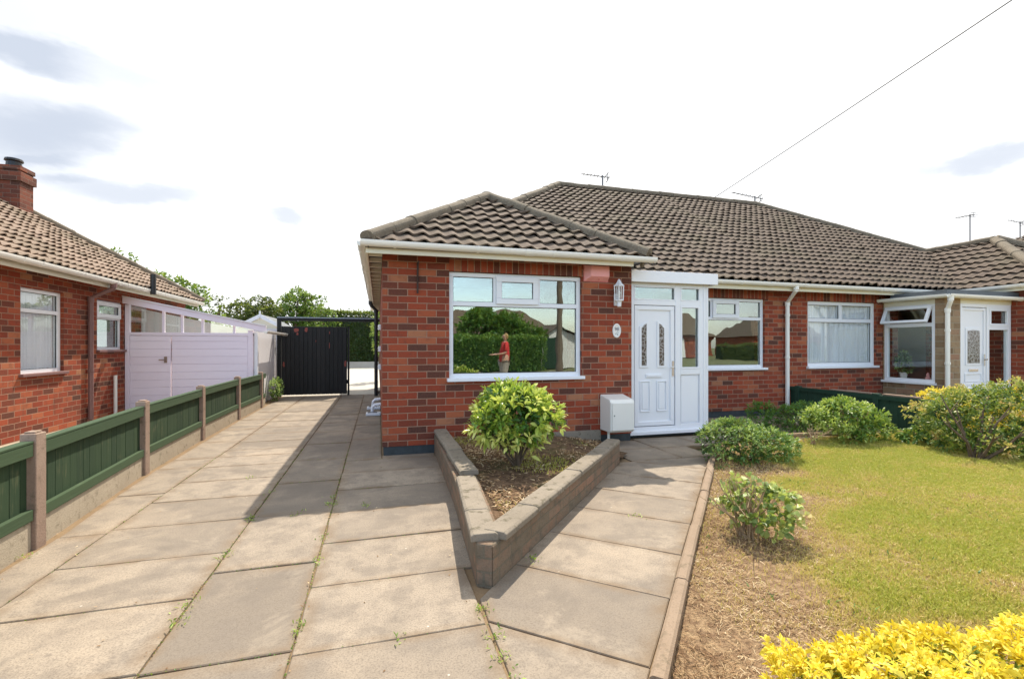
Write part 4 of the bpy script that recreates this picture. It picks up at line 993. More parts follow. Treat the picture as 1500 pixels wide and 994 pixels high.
curtain('net_curtain', TM, 8.06, 9.75, .945, 2.12, -.125, 'white net curtain with scalloped hem behind the adjoining bungalow window')

# houseplant and ornament behind the porch window
pl = thing('potted_plant', 'pale green leafy plant in a pot on the sill inside the stone porch', 'houseplant', (10.15, 6.95, .62))
m = MB(); m.lathe([(.045, .62), (.07, .76), (.075, .765), (.06, .765)], (10.15, 6.95, 0), 14); m.build('pot', 'ceramic', pl)
bush(pl, 'leaf_hebe', [(10.15, 6.95, .92, .13, .14, .17), (10.15, 6.93, 1.10, .07, .07, .10)], 120, 5, .06, .03, seed=44, tipbias=.9)
shf = MB(); shf.box(10.09, 10.32, 6.25, 7.2, .57, .62); shf.build('inner_sill', 'upvc', nb)
orn = thing('sill_ornament', 'small pink and white ornament beside the pot plant inside the porch window', 'ornament', (10.16, 6.52, .62))
m = MB(); m.lathe([(.04, .62), (.045, .67), (.025, .71), (.03, .74), (.012, .78)], (10.16, 6.52, 0), 12); m.build('body', 'pink', orn)
m = MB(); m.lathe([(.03, .62), (.035, .66), (.018, .70), (.02, .73), (.005, .75)], (10.16, 6.44, 0), 12); m.build('companion', 'ceramic', orn)

# ---------------- bungalow further right
fr_ = thing('far_bungalow', 'distant bungalow roof at the right edge behind the next bay', 'house', (24, 8, 0))
m = MB(); m.box(18.9, 30, 7.2, 15.4, 0, 2.42); m.build('wall', 'brick', fr_)
x0 = 18.6; rf = roof_face('roof', (x0, YM, EZ), (1, 0, 0), (0, CZ, SZ), [(0, 0), (14, 0), (14, LM), (RM, LM)], fr_, seed=31)
roof_face('roof_side', (x0, YM, EZ), (0, 1, 0), (CZ, 0, SZ), [(0, 0), (2 * RM, 0), (RM, LM)], rf, seed=32)
ridge_caps('ridge_tiles', (x0, YM, EZ + .03), (x0 + RM, yr, zr + .03), rf, seed=33); ridge_caps('ridge_tiles', (x0 + RM, yr, zr + .03), (x0 + 14, yr, zr + .03), rf, seed=34)

# ---------------- left-hand neighbour
lh = thing('brick_bungalow', 'left-hand red brick bungalow with sunlit side wall, tan pantile roof and chimney', 'house', (-8, 10, 0))
TN = frame_T((-4.75, 0, 0), (0, 1, 0), (1, 0, 0)); TNF = frame_T((0, 5.95, 0), (1, 0, 0), (0, -1, 0))
m = MB(); wall(m, TN, 5.96, 13.9, -.06, 2.379, .26, [(8.11, 9.04, .87, 2.12), (9.95, 10.82, 1.19, 2.12)]); wall(m, TNF, -13, -4.754, .05, 2.38, .26); m.build('wall', 'brick', lh)
w1 = window(lh, TN, 8.11, 9.04, .90, 2.12, 1.80, (), glass='glassclear', fw=.055, sillmat='brownpipe', sover=.04, label='white window with a net curtain')
window(lh, TN, 9.95, 10.82, 1.22, 2.12, 1.80, (), opener=0, fw=.05, sillmat='brownpipe', sover=.03, glass='glass', label='smaller white window beside the lean-to')
m = MB(); m.box(-7.0, -6.9, 6.2, 13.6, .05, 2.38); m.box(-7, -5.05, 9.5, 9.6, .05, 2.38); m.build('interior_wall', 'plaster', lh)
m = MB(); m.box(-13, -5.0, 6.2, 13.8, 2.33, 2.38); m.build('ceiling', 'ceiling', lh)
m = MB(); m.box(-7, -5.0, 6.2, 13.8, 0.0, .05); m.build('room_floor', 'carpet', lh)
curtain('net_curtain', TN, 8.15, 9.0, .955, 2.08, -.125, 'white net curtain inside the left bungalow window', 14, .012)
yA, yB, xe = 5.6, 14.0, -4.40; ra = (yB - yA) / 2; La = ra / CZ
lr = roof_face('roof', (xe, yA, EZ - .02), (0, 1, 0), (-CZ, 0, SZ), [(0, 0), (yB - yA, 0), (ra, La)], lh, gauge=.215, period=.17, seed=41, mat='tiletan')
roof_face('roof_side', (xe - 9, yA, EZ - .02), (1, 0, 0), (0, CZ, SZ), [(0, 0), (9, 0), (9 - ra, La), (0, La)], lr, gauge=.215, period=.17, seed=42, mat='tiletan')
m = MB(); m.add([(xe - 9, yB, EZ), (xe, yB, EZ), (xe - ra, yA + ra, EZ + ra * PITCH), (xe - 9, yA + ra, EZ + ra * PITCH)], [(0, 1, 2, 3)]); m.build('roof_back', 'tile', lr)
ridge_caps('ridge_tiles', (xe, yB, EZ + .02), (xe - ra, yA + ra, EZ + ra * PITCH + .01), lr, rad=.11, seed=43); ridge_caps('ridge_tiles', (xe, yA, EZ + .02), (xe - ra, yA + ra, EZ + ra * PITCH + .01), lr, rad=.11, seed=44)
ridge_caps('ridge_tiles', (xe - 9, yA + ra, EZ + ra * PITCH + .02), (xe - ra, yA + ra, EZ + ra * PITCH + .02), lr, rad=.11, seed=45)
m = MB(); m.box(-4.50, -4.475, 5.7, 13.95, 2.30, 2.42); m.build('fascia', 'cream', lh)
m = MB(); m.box(-4.76, -4.50, 5.7, 13.95, 2.36, 2.375); m.build('soffit', 'cream', lh)
gutter_run(lh, (-4.40, 5.6, 2.425), (-4.40, 13.98, 2.40), mat='gutterw')
downpipe(lh, 'brownpipe', -4.70, 9.66, 2.2, .05, -4.40, 9.72, 2.39, .038, (1.7, .9))
m = MB(); m.tube([(-4.69, 10.42, .03), (-4.69, 10.42, .75)], .028, 8); m.build('waste_pipe', 'meter', lh)
m = MB(); m.tube([(-4.32, 11.0, 2.32), (-4.32, 11.0, 2.72)], .05, 10); m.build('flue', 'blackpipe', lh)
m = MB()
cx0, cx1, cy0, cy1 = -7.4, -6.60, 11.25, 11.62
m.box(cx0, cx1, cy0, cy1, 3.4, 4.66); ch = m.build('chimney', 'shadedbrick', lr)
m = MB(); m.box(cx0 - .035, cx1 + .035, cy0 - .035, cy1 + .035, 4.45, 4.62); m.box(cx0 - .02, cx1 + .02, cy0 - .02, cy1 + .02, 4.662, 4.74); m.build('corbel', 'shadedbrick', ch)
m = MB(); m.lathe([(.10, 4.74), (.12, 4.75), (.11, 4.84), (.14, 4.86), (.13, 4.90), (.02, 4.91)], (-6.78, 11.4, 0), 14); m.build('chimney_pot', 'blackpipe', ch)
m = MB(); zc = 3.82
m.add([(cx0 - .1, cy0 - .03, 4.0), (cx1 + .03, cy0 - .03, 3.70), (cx1 + .03, cy0 - .03, 3.86), (cx0 - .1, cy0 - .03, 4.2), (cx1 + .03, cy1 + .05, 3.60), (cx1 + .03, cy1 + .05, 3.84)], [(0, 1, 2, 3), (1, 4, 5, 2)])
m.build('lead_flashing', 'lead', ch)

# lilac lean-to
g_ = thing('lean_to_garage', 'lilac boarded lean-to garage with sloping glazed top beside the left bungalow', 'garage', (-3.6, 10.88, 0))
TG = frame_T((0, 10.88, 0), (1, 0, 0), (0, -1, 0))
def boards(x0, x1, z0, z1, h=.152):
    m = MB(); z = z0
    while z < z1 - .02:
        zt = min(z + h, z1); m.cur = rnd.random(); bx(TG, x0, x1, z, zt - .008, -.03, .0 + rnd.uniform(-.001, .001), m); z = zt
    bx(TG, x0 + .002, x1 - .002, z0, z1, -.05, -.012, m); return m
boards(-4.66, -3.975, .02, 1.50).build('door', 'lilac', g_, bevel=.003)
boards(-3.955, -2.60, .02, 1.50).build('front_boarding', 'lilac', g_, bevel=.003)
m = MB(); bx(TG, -4.74, -4.665, 0, 2.1, -.06, .01, m); bx(TG, -2.595, -2.50, 0, 1.62, -.06, .012, m); bx(TG, -4.74, -2.5, 1.505, 1.56, -.06, .014, m); m.build('frame', 'lilac', g_, bevel=.003)
sl_z = lambda x: 2.14 + (x + 4.75) * (1.62 - 2.14) / 2.40
m = MB(); T0 = m.T
fas = [(-4.76, sl_z(-4.76)), (-2.24, sl_z(-2.24))]
m.add([(x, y, z + dz) for y in (10.80, 10.83) for (x, z), dz in ((fas[0], -.02), (fas[1], -.02), (fas[1], .10), (fas[0], .10))], [(0, 1, 2, 3), (7, 6, 5, 4), (0, 4, 5, 1), (1, 5, 6, 2), (2, 6, 7, 3), (3, 7, 4, 0)])
m.build('bargeboard', 'lilac', g_, bevel=.004)
m = MB(); m.add([(x, y, z + dz) for y in (10.78, 10.86) for (x, z), dz in ((fas[0], .10), (fas[1], .10), (fas[1], .125), (fas[0], .125))], [(0, 1, 2, 3), (7, 6, 5, 4), (0, 4, 5, 1), (1, 5, 6, 2), (2, 6, 7, 3), (3, 7, 4, 0)]); m.build('verge_trim', 'lilacwhite', g_)
xs = [-4.66, -4.10, -3.78, -3.42, -2.85]
m = MB()
for x in xs[1:]: m.add([(x - .02, 10.875, 1.56), (x + .02, 10.875, 1.56), (x + .02, 10.875, sl_z(x)), (x - .02, 10.875, sl_z(x)), (x - .02, 10.93, 1.56), (x + .02, 10.93, 1.56), (x + .02, 10.93, sl_z(x)), (x - .02, 10.93, sl_z(x))], [(0, 1, 2, 3), (0, 3, 7, 4), (1, 5, 6, 2)])
m.build('glazing_bar', 'lilac', g_)
for a, b in zip(xs, xs[1:] + [-2.5]):
    m = MB(); m.add([(a, 10.90, 1.56), (b, 10.90, 1.56), (b, 10.90, max(1.561, sl_z(b))), (a, 10.90, sl_z(a))], [(0, 1, 2, 3)]); m.build('pane', 'glass', g_)
m = MB(); m.add([(-4.75, 10.84, 2.2), (-2.26, 10.84, 1.66), (-2.26, 13.2, 1.66), (-4.75, 13.2, 2.2), (-4.75, 10.84, 2.23), (-2.26, 10.84, 1.69), (-2.26, 13.2, 1.69), (-4.75, 13.2, 2.23)], [(4, 5, 6, 7)])
m.build('roof', 'glassclear', g_)
m = MB(); m.box(-2.56, -2.51, 10.95, 13.2, 0, 1.6); m.box(-4.75, -2.51, 13.15, 13.2, 0, 1.6); m.build('side_wall', 'lilacwhite', g_)
MB().add([(-4.6, 11.2, 1.45), (-2.6, 11.2, 1.45), (-2.6, 11.2, 1.60), (-4.6, 11.2, 2.04)], [(0, 1, 2, 3)]).build('blind', 'frosted', g_)
m = MB(); m.tube([(-4.06, 10.875, 1.02), (-4.06, 10.84, 1.02), (-4.16, 10.835, 1.02)], .011, 8); m.box(-4.085, -4.035, 10.866, 10.878, .96, 1.08); m.build('handle', 'post', g_)
gutter_run(g_, (-2.25, 10.8, 1.60), (-2.25, 13.2, 1.59), rad=.045)
m = MB(); m.box(-2.50, -2.43, 10.95, 11.02, 0, 1.6); m.build('side_post', 'upvc', g_)
# shed with white barge boards
sh = thing('garden_shed', 'small white shed with pale gable and white bargeboards beside the black gate', 'shed', (-2.93, 13.9, 0))
m = MB(); m.box(-3.42, -2.45, 13.5, 15.3, 0, 1.74); m.build('wall', 'lilacwhite', sh)
m = MB(); m.add([(-3.42, 13.5, 1.74), (-2.45, 13.5, 1.74), (-2.93, 13.5, 2.02), (-3.42, 15.3, 1.74), (-2.45, 15.3, 1.74), (-2.93, 15.3, 2.02)], [(0, 1, 2), (5, 4, 3), (0, 2, 5, 3), (1, 4, 5, 2)]); m.build('gable', 'cream', sh)
m = MB()
for s_ in (-1, 1): m.sweep([(-.015, -.05), (.015, -.05), (.015, .04), (-.015, .04)], (-2.93, 13.44, 2.07), (-2.93 + s_ * .60, 13.44, 1.74))
m.box(-2.95, -2.91, 13.42, 13.46, 2.03, 2.19); m.build('bargeboard', 'upvc', sh)
m = MB()
for s_ in (-1, 1): m.sweep([(-.9, 0), (.9, 0), (.9, .03), (-.9, .03)], (-2.93, 14.4, 2.08), (-2.93 + s_ * .62, 14.4, 1.735))
m.build('roof', 'greyfelt', sh)

# gate
gt = thing('timber_gate', 'black boarded timber drive gate with flaking red patches', 'gate', (-1.6, 13.1, 0))
m = MB(); x = -2.36
while x < -.80: m.cur = rnd.random(); m.box(x, x + .098, 13.10, 13.122, .04, 1.79 + rnd.uniform(-.004, .004)); x += .104
m.box(-2.36, -.78, 13.1405, 13.17, .3, .4); m.box(-2.36, -.78, 13.1405, 13.17, 1.5, 1.6)
m.box(-2.36, -.79, 13.1235, 13.14, .05, 1.785); m.build('boarding', 'gate', gt, bevel=.003)
m = MB(); m.box(-2.46, -2.37, 13.06, 13.16, 0, 2.0); m.build('post', 'gate', gt)
m = MB(); m.box(-.775, -.73, 13.08, 13.16, 0, 1.80); m.build('post', 'gate', gt)
m = MB(); m.box(-2.46, .04, 13.07, 13.15, 1.93, 2.0); m.build('crossbeam', 'gate', gt)
m = MB(); m.box(-2.46, .04, 13.06, 13.16, 2.003, 2.03); m.build('beam_capping', 'lead', gt)
for x, z, w_, h_ in [(-2.02, 1.70, .07, .06), (-1.78, 1.71, .045, .07), (-1.99, 1.60, .03, .05), (-1.22, 1.30, .012, .09), (-2.31, .82, .03, .07), (-.83, .83, .035, .10), (-1.22, 1.64, .01, .05), (-1.55, 1.42, .01, .03)]:
    n = 9; P_ = [(x + w_ * rnd.uniform(.6, 1.1) * math.cos(k * 2 * math.pi / n), 13.0975, z + h_ * rnd.uniform(.6, 1.1) * math.sin(k * 2 * math.pi / n)) for k in range(n)]
    MB().add(P_ + [(x, 13.0965, z)], [(k, (k + 1) % n, n) for k in range(n)]).build('bare_patch', 'redpatch', gt)
# the leaf folded back beside the house
m = MB(); m.box(-.10, -.055, 13.2, 14.3, .03, 1.8); m.build('open_leaf', 'gate', gt)

# ---------------- fences
fx_pts = [(-1.80, -1.7), (-1.98, .1), (-2.06, 1.93), (-2.16, 3.80), (-2.31, 5.65), (-2.375, 7.49), (-2.405, 9.38), (-2.40, 11.05)]
fe = thing('garden_fence', 'low green boarded fence with concrete posts along the left of the drive', 'fence', (-2.3, 5, 0))
for i, (x, y) in enumerate(fx_pts):
    h = .74 + rnd.uniform(-.008, .008); m = MB(); m.box(x - .044, x + .044, y - .05, y + .05, -.05, h); m.box(x - .03, x + .03, y - .036, y + .036, h, h + .012); m.build('post', 'post', fe, bevel=.008)
    if i == len(fx_pts) - 1: nxt = (-2.42, 11.55)
    else: nxt = fx_pts[i + 1]
    a = Vector((x, y + .055, 0)); b = Vector((nxt[0], nxt[1] - .055, 0)); U = (b - a).normalized(); L = (b - a).length
    Tf = Matrix.Translation(a) @ Matrix(((U.x, 0, U.y, 0), (U.y, 0, -U.x, 0), (0, 1, 0, 0), (0, 0, 0, 1)))
    dz = rnd.uniform(-.012, .012)
    m = MB(); bx(Tf, 0, L, -.03, .185 + dz, -.025, .02, m); m.build('gravel_board', 'gravelboard', fe, bevel=.005)
    m = MB(); u = .002
    while u < L - .02:
        m.cur = rnd.random(); e_ = min(u + .098, L - .002); bx(Tf, u, e_, .19 + dz, .66 + dz, -.02 + rnd.uniform(0, .003), -.004 + rnd.uniform(0, .003), m); u += .1
    m.build('board_panel', 'green', fe, bevel=.002)
    m = MB(); m.cur = rnd.random(); bx(Tf, .002, L - .002, .60 + dz, .682 + dz, .0, .034, m); m.build('rail', 'greenrail', fe, bevel=.004)
    m = MB(); m.cur = rnd.random(); bx(Tf, .002, L - .002, .19 + dz, .262 + dz, .0, .034, m); m.build('rail', 'greenrail', fe, bevel=.004)
    bx(Tf, .002, L - .002, .683 + dz, .70 + dz, -.03, .036).build('capping', 'greenrail', fe, bevel=.004)
fd = thing('garden_fence', 'dark green boarded fence between the two front gardens behind the shrubs', 'fence', (7.6, 5.6, 0))
m = MB(); y = 4.55
while y < 7.18: m.cur = rnd.random(); m.box(7.585, 7.605 + rnd.uniform(-.002, .002), y, y + .118, .02, .525); y += .121
m.build('board_panel', 'darkgreen', fd, bevel=.002)
for q in [(7.606, 7.65, 4.55, 7.2, .40, .47), (7.606, 7.65, 4.55, 7.2, .1, .17), (7.555, 7.584, 4.55, 7.2, .455, .52)]: MB().box(*q).build('rail', 'darkgreen', fd)
for y in (4.5, 5.55, 7.0): m = MB(); m.box(7.55, 7.64, y, y + .09, 0, .545); m.build('post', 'darkgreen', fd, bevel=.004)
m = MB(); m.box(7.575, 7.66, 5.0, 5.5, .528, .548); m.box(7.575, 7.66, 5.68, 6.4, .528, .545); m.build('capping', 'post', fd)

# ---------------- raised bed
pt = thing('raised_bed', 'triangular raised bed with old brick walls and stone coping in front of the bay', 'planter', (1.2, 4.0, 0))
m = MB()
m.prism([(.515, 2.52), (.59, 2.47), (.68, 2.62), (.795, 3.9), (.80, 5.77), (.655, 5.77), (.60, 3.9)], -.02, .225); m.build('wall', 'block', pt, bevel=.012)
m = MB(); m.prism([(.592, 2.468), (2.57, 4.683), (2.455, 4.785), (.68, 2.80)], -.02, .225); m.build('wall', 'block', pt, bevel=.012)
cp = [(-.078, 0), (.078, 0), (.078, .034), (.06, .045), (-.06, .045), (-.078, .034)]
m = MB()
def cope(a, b, n, z=.225, seed=1, J=1):
    a, b = Vector((*a, z)), Vector((*b, z)); r = random.Random(seed)
    for i in range(n):
        p = a.lerp(b, i / n); q = a.lerp(b, (i + .99) / n); j = Vector((r.gauss(0, .002), r.gauss(0, .002), r.gauss(0, .0012))); m.sweep(cp, p + j, q + j)
cope((.565, 2.535), (.67, 3.72), 3, .222, 4); cope((.715, 3.78), (.73, 5.76), 5, .245, 5)
m.build('coping', 'coping', pt, bevel=.006)
m = MB(); cope((.62, 2.56), (2.50, 4.70), 6, .226, 6); m.build('coping', 'coping', pt, bevel=.006)
m = MB(); m.box(.81, 2.85, 5.70, 5.775, .05, .175); m.build('back_kerb', 'coping', pt, bevel=.006)
def soilz(x, y): return .165 - .13 * ss(1.9, 2.8, x) + 0 * y
so_ = grid_sheet('soil', 'soil', .55, 3.0, 2.5, 5.77, .05, [((.70, 2.5, 0), (-1, 0.06, 0)), ((.66, 2.55, 0), (.746, -.666, 0)), ((2.85, 5, 0), (1, .35, 0))], zf=lambda x, y: soilz(x, y) + (vnoise(np.stack([x, y], axis=1), 3.4, 9) - .5) * .04, amp=.03, parent=pt)
# ================================================================ plants
s1 = thing('leafy_shrub', 'bright yellow-green glossy shrub growing in the raised bed under the picture window', 'shrub', (1.25, 4.25, .16))
bA = [(1.24, 4.25, .66, .36, .34, .27), (1.02, 4.22, .60, .24, .26, .20), (1.50, 4.28, .60, .24, .26, .20), (1.17, 4.25, .80, .22, .22, .15), (1.40, 4.25, .76, .20, .2, .14), (1.24, 4.2, .48, .28, .26, .14)]
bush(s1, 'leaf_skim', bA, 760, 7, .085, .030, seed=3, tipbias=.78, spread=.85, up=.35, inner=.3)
stems(s1, (1.25, 4.25, .15), [(1.05, 4.2, .62), (1.45, 4.3, .62), (1.25, 4.1, .7), (1.2, 4.4, .7), (1.55, 4.2, .55), (.95, 4.3, .55), (1.3, 4.2, .45), (1.15, 4.15, .45)], .014, 2)
s2 = thing('leafy_shrub', 'low dark green mound shrub beside the porch at the end of the path', 'shrub', (4.0, 4.35, 0))
bush(s2, 'leaf_hebe', [(3.80, 4.40, .22, .34, .32, .25), (4.15, 4.35, .18, .34, .3, .22), (4.42, 4.38, .14, .24, .25, .17), (3.95, 4.5, .30, .28, .26, .17)], 1500, 7, .05, .015, seed=12, tipbias=.72, spread=.8, inner=.3, zmin=.0)
stems(s2, (4.0, 4.4, 0), [(3.8, 4.4, .3), (4.2, 4.4, .28), (4.4, 4.4, .2), (4., 4.2, .3)], .012, 3)
s3 = thing('leafy_shrub', 'feathery mid-green shrub against the white downpipe in front of the dark fence', 'shrub', (6.1, 5.6, 0))
bush(s3, 'leaf_mid', [(6.0, 5.75, .17, .42, .36, .22), (6.45, 5.9, .18, .40, .3, .21), (5.75, 6.0, .22, .20, .22, .22), (6.7, 5.6, .2, .35, .3, .2)], 1300, 7, .05, .014, seed=13, tipbias=.5, spread=.9, zmin=.0)
stems(s3, (6.2, 5.75, 0), [(6., 5.7, .35), (6.5, 5.8, .4), (5.8, 5.9, .4)], .012, 3)
s4 = thing('leafy_shrub', 'yellow-green arching shrub in front of the dark green fence at the top of the lawn', 'shrub', (6.3, 4.85, 0))
bush(s4, 'leaf_lime', [(6.05, 4.95, .34, .38, .34, .22), (6.40, 4.95, .26, .36, .34, .24), (5.78, 5.0, .33, .22, .26, .13), (6.15, 5.05, .48, .20, .2, .11), (6.62, 4.9, .16, .22, .26, .14), (5.98, 4.72, .12, .15, .15, .11)], 1000, 6, .065, .024, seed=14, tipbias=.72, spread=.9, zmin=.0)
stems(s4, (6.25, 4.9, 0), [(6., 4.9, .5), (6.6, 4.9, .5), (6.3, 5., .6), (5.85, 4.8, .4), (6.1, 4.6, .45)], .014, 5, 'twig')
s5 = thing('leafy_shrub', 'large mottled green and bronze-tipped shrub at the right edge of the lawn', 'shrub', (6.4, 3.6, 0))
b5 = [(6.35, 4.0, .42, .50, .5, .32), (6.9, 3.7, .50, .55, .5, .36), (6.15, 3.72, .20, .36, .38, .18), (6.55, 3.35, .26, .45, .4, .22), (6.55, 4.1, .68, .32, .32, .17), (7.0, 3.95, .74, .32, .3, .18), (7.2, 3.4, .38, .45, .5, .32), (6.0, 4.1, .45, .22, .24, .22), (5.95, 3.95, .12, .22, .2, .12)]
b5 = [(x + .74, y + .08, z * .92, a * .92, b, c_ * .95) for x, y, z, a, b, c_ in b5]
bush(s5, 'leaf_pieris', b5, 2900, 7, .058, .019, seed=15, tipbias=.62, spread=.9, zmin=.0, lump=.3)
stems(s5, (6.6, 3.75, 0), [(6.2, 3.8, .5), (6.9, 3.6, .6), (6.6, 4.1, .7), (7.1, 3.9, .7), (6.4, 3.4, .35), (6.8, 3.3, .4)], .02, 6)
s6 = thing('golden_shrub', 'bright yellow clipped shrub behind the dark fence and the big mottled shrub', 'shrub', (8.3, 4.6, 0))
bush(s6, 'leaf_gold', [(8.1, 4.85, .42, .42, .5, .26), (8.7, 4.5, .45, .5, .5, .25), (9.3, 4.4, .45, .5, .5, .25), (8.0, 4.3, .38, .4, .4, .22)], 1300, 7, .05, .018, seed=16, tipbias=.7, zmin=.0)
s7 = thing('grassy_plant', 'tuft of narrow green grassy leaves in front of the stone porch wall', 'plant', (9.1, 5.4, 0))
g = rng; n = 1500; a = g.uniform(0, 6.28, n); q = g.random(n) ** .5; C = np.stack([9.15 + .65 * q * np.cos(a), 5.35 + .22 * q * np.sin(a), np.full(n, .35)], axis=1); dr = np.stack([np.cos(a) * .5 * q + g.normal(0, .25, n), np.sin(a) * .5 * q + g.normal(0, .25, n), np.ones(n)], axis=1)
leaves_mesh('blades', 'tuft', s7, C, dr, g.uniform(.14, .30, n), g.uniform(.006, .012, n), g.random(n), fold=.1, droop=.35, base=(9.1, 5.4, 0))
bush(s7, 'tuft', [(9.15, 5.35, .18, .6, .22, .2)], 300, 6, .08, .02, seed=99, zmin=0, name='base_leaves')
s8 = thing('hydrangea', 'sparse straggly hydrangea with broad leaves and dead stems in the dry border', 'shrub', (2.42, 2.62, 0))
g8 = np.random.default_rng(31)
hb = [(2.48, 2.62, .24, .20, .20, .14), (2.40, 2.75, .22, .14, .17, .12), (2.62, 2.58, .22, .14, .16, .11), (2.46, 2.48, .15, .17, .13, .09)]
bush(s8, 'leaf_hyd', hb, 215, 5, .050, .038, seed=31, tipbias=.75, spread=1.1, inner=.2, droop=.1, lump=.35, wide=.5)
stems(s8, (2.42, 2.62, 0), [(2.42 + g8.normal(0, .15), 2.65 + g8.normal(0, .14), g8.uniform(.25, .44)) for _ in range(26)], .006, 8, 'twig', jitter=.06)
s9 = thing('dead_twigs', 'small bare twiggy shrub at the top edge of the lawn', 'shrub', (5.55, 4.85, 0))
stems(s9, (5.45, 4.85, 0), [(5.45 + rnd.gauss(0, .10), 4.85 + rnd.gauss(0, .1), rnd.uniform(.1, .32)) for _ in range(12)], .007, 9, 'twig', jitter=.05)
bush(s9, 'leaf_hyd', [(5.45, 4.85, .14, .12, .12, .1)], 22, 4, .035, .015, seed=7)
s10 = thing('low_plant', 'low dark leafy plant at the foot of the fence between the two large shrubs', 'plant', (6.95, 4.55, 0))
bush(s10, 'leaf_hebe', [(6.95, 4.55, .10, .30, .2, .12), (7.2, 4.3, .10, .22, .25, .13)], 330, 6, .06, .03, seed=18, tipbias=.5, zmin=0)
s11 = thing('grey_leaved_plant', 'small grey-green straggly plant at the foot of the fence beside the black gate', 'plant', (-2.28, 12.1, 0))
bush(s11, 'leaf_hebe', [(-2.30, 12.15, .28, .14, .3, .26)], 260, 5, .05, .022, seed=19, tipbias=1.1, zmin=0, inner=.4)
m = MB(); m.tube([(5.35, 5.30, .05), (5.7, 5.22, .06), (6.0, 5.20, .055), (6.25, 5.12, .04)], [.02, .028, .026, .015], 8); lg = m.build('fallen_branch', 'twig'); tag(lg, 'pale fallen branch lying along the edge of the concrete by the twiggy shrub', 'branch')
# golden hedge in front
hg = thing('golden_hedge', 'low bright yellow hedge along the front of the lawn in the foreground', 'hedge', (2.4, .9, 0))
gb = [(1.30, .98, .27, .19, .20, .18), (1.50, .94, .27, .22, .22, .21), (1.74, .97, .27, .20, .21, .185), (1.98, .90, .28, .22, .22, .17), (2.2, .90, .30, .24, .22, .22), (2.45, .86, .32, .24, .22, .22), (2.75, .82, .32, .26, .22, .21), (3.05, .8, .3, .26, .22, .22), (3.4, .78, .3, .26, .22, .22)]
gb += [(1.28, .74, .20, .22, .20, .2), (1.6, .68, .22, .3, .22, .2), (2.0, .66, .22, .3, .24, .2), (2.4, .62, .24, .3, .24, .2), (2.9, .6, .24, .3, .22, .2)]
gb = [(x + .03, y + .10, z * .66 + (.05 if x < 1.9 else 0), a, b, c_ * .72) for x, y, z, a, b, c_ in gb] + [(1.34, 1.16, .14, .18, .16, .14)]
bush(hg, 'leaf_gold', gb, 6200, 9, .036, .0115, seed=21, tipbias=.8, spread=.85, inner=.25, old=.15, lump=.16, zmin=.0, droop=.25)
stems(hg, (1.5, .9, 0), [(1.3, .95, .3), (1.6, .9, .35), (1.5, .7, .3)], .008, 3); stems(hg, (2.3, .8, 0), [(2.0, .85, .3), (2.3, .8, .35), (2.6, .8, .3)], .008, 3)
gt_n = thing('garden_wall', 'low front wall behind the golden hedge', 'wall', (5, .35, 0)); m = MB(); m.box(1.1, 7.5, .28, .40, 0, .30); m.build('brickwork', 'brick', gt_n); m = MB(); m.box(1.08, 7.5, .265, .415, .302, .34); m.build('coping', 'coping', gt_n)

# trees and hedge beyond
def tree(name, label, x, y, ztop, zc, rw, mat, n, L, seed, group='trees beyond the houses', trunk=True, blobs=None, per=6):
    t = thing(name, label, 'tree', (x, y, 0), group); r = random.Random(seed)
    bl = blobs or [(x + r.uniform(-.55, .55) * rw, y + r.uniform(-.5, .5) * rw, zc + r.uniform(-.5, .75) * (ztop - zc), rw * r.uniform(.35, .6), rw * r.uniform(.35, .6), (ztop - zc) * r.uniform(.3, .5)) for _ in range(9)]
    bush(t, mat, bl, n, per, L, L * .5, seed=seed, name='crown', inner=.3, lump=.4)
    m = MB(); m.tube([(x, y, -.1), (x + .05, y, zc * .5), (x, y + .05, zc)], [.16, .12, .07], 8)
    for b in bl[:5]: m.tube([(x, y, zc * .6), ((x + b[0]) / 2, (y + b[1]) / 2, (zc * .6 + b[2]) / 2 + .1), b[:3]], [.08, .05, .02], 6)
    m.build('trunk', 'bark', t); return t
tree('garden_tree', 'round bright green tree behind the black gate', -4.35, 28, 4.0, 2.9, 1.5, 'leaf_tree', 1500, .16, 51)
tree('garden_tree', 'darker broad tree left of the round bright green one, behind the shed', -6.3, 27, 3.65, 2.6, 1.5, 'leaf_treedark', 1300, .15, 52)
tree('sapling', 'thin straggly sapling above the lean-to roof', -7.6, 26, 3.75, 2.9, .75, 'leaf_treedark', 90, .15, 53)
tree('garden_tree', 'leafy tree showing above the far slope of the left bungalow roof', -8.4, 23, 4.65, 3.1, 1.5, 'leaf_tree', 1200, .17, 54)
tree('garden_tree', 'leafy tree further left just clearing the left bungalow roof', -11.0, 24, 5.3, 3.8, 1.5, 'leaf_tree', 1000, .17, 55)
tree('conifer', 'small pointed green tree between the round tree and the tall hedge', -2.6, 27, 3.35, 2.4, .6, 'leaf_tree', 500, .12, 56)
hd = thing('tall_hedge', 'tall dark clipped hedge beyond the yard behind the gate', 'hedge', (2, 31, 0))
n = 16000; P = np.stack([rng.uniform(-4.5, 8.5, n), 30.2 + rng.random(n) ** 2 * 1.2, rng.uniform(.3, 3.4, n)], axis=1); topm = rng.random(n) < .3; P[topm, 2] = 3.3 + rng.normal(0, .07, topm.sum()); P[topm, 1] = 30.2 + rng.random(topm.sum()) * 1.4
P[:, 1] += (vnoise(P, 2, 3) - .5) * .4; dr = rng.normal(size=(n, 3)) + np.array([0, -.8, .4])
leaves_mesh('foliage', 'leaf_hedge', hd, P, dr, rng.uniform(.12, .2, n), rng.uniform(.06, .1, n), np.clip(rng.random(n) * .7 + topm * .5, 0, 1))
m = MB(); m.box(-4.5, 8.5, 30.75, 31.2, .0, 3.1); m.build('dense_core', 'leaf_hedge', hd)
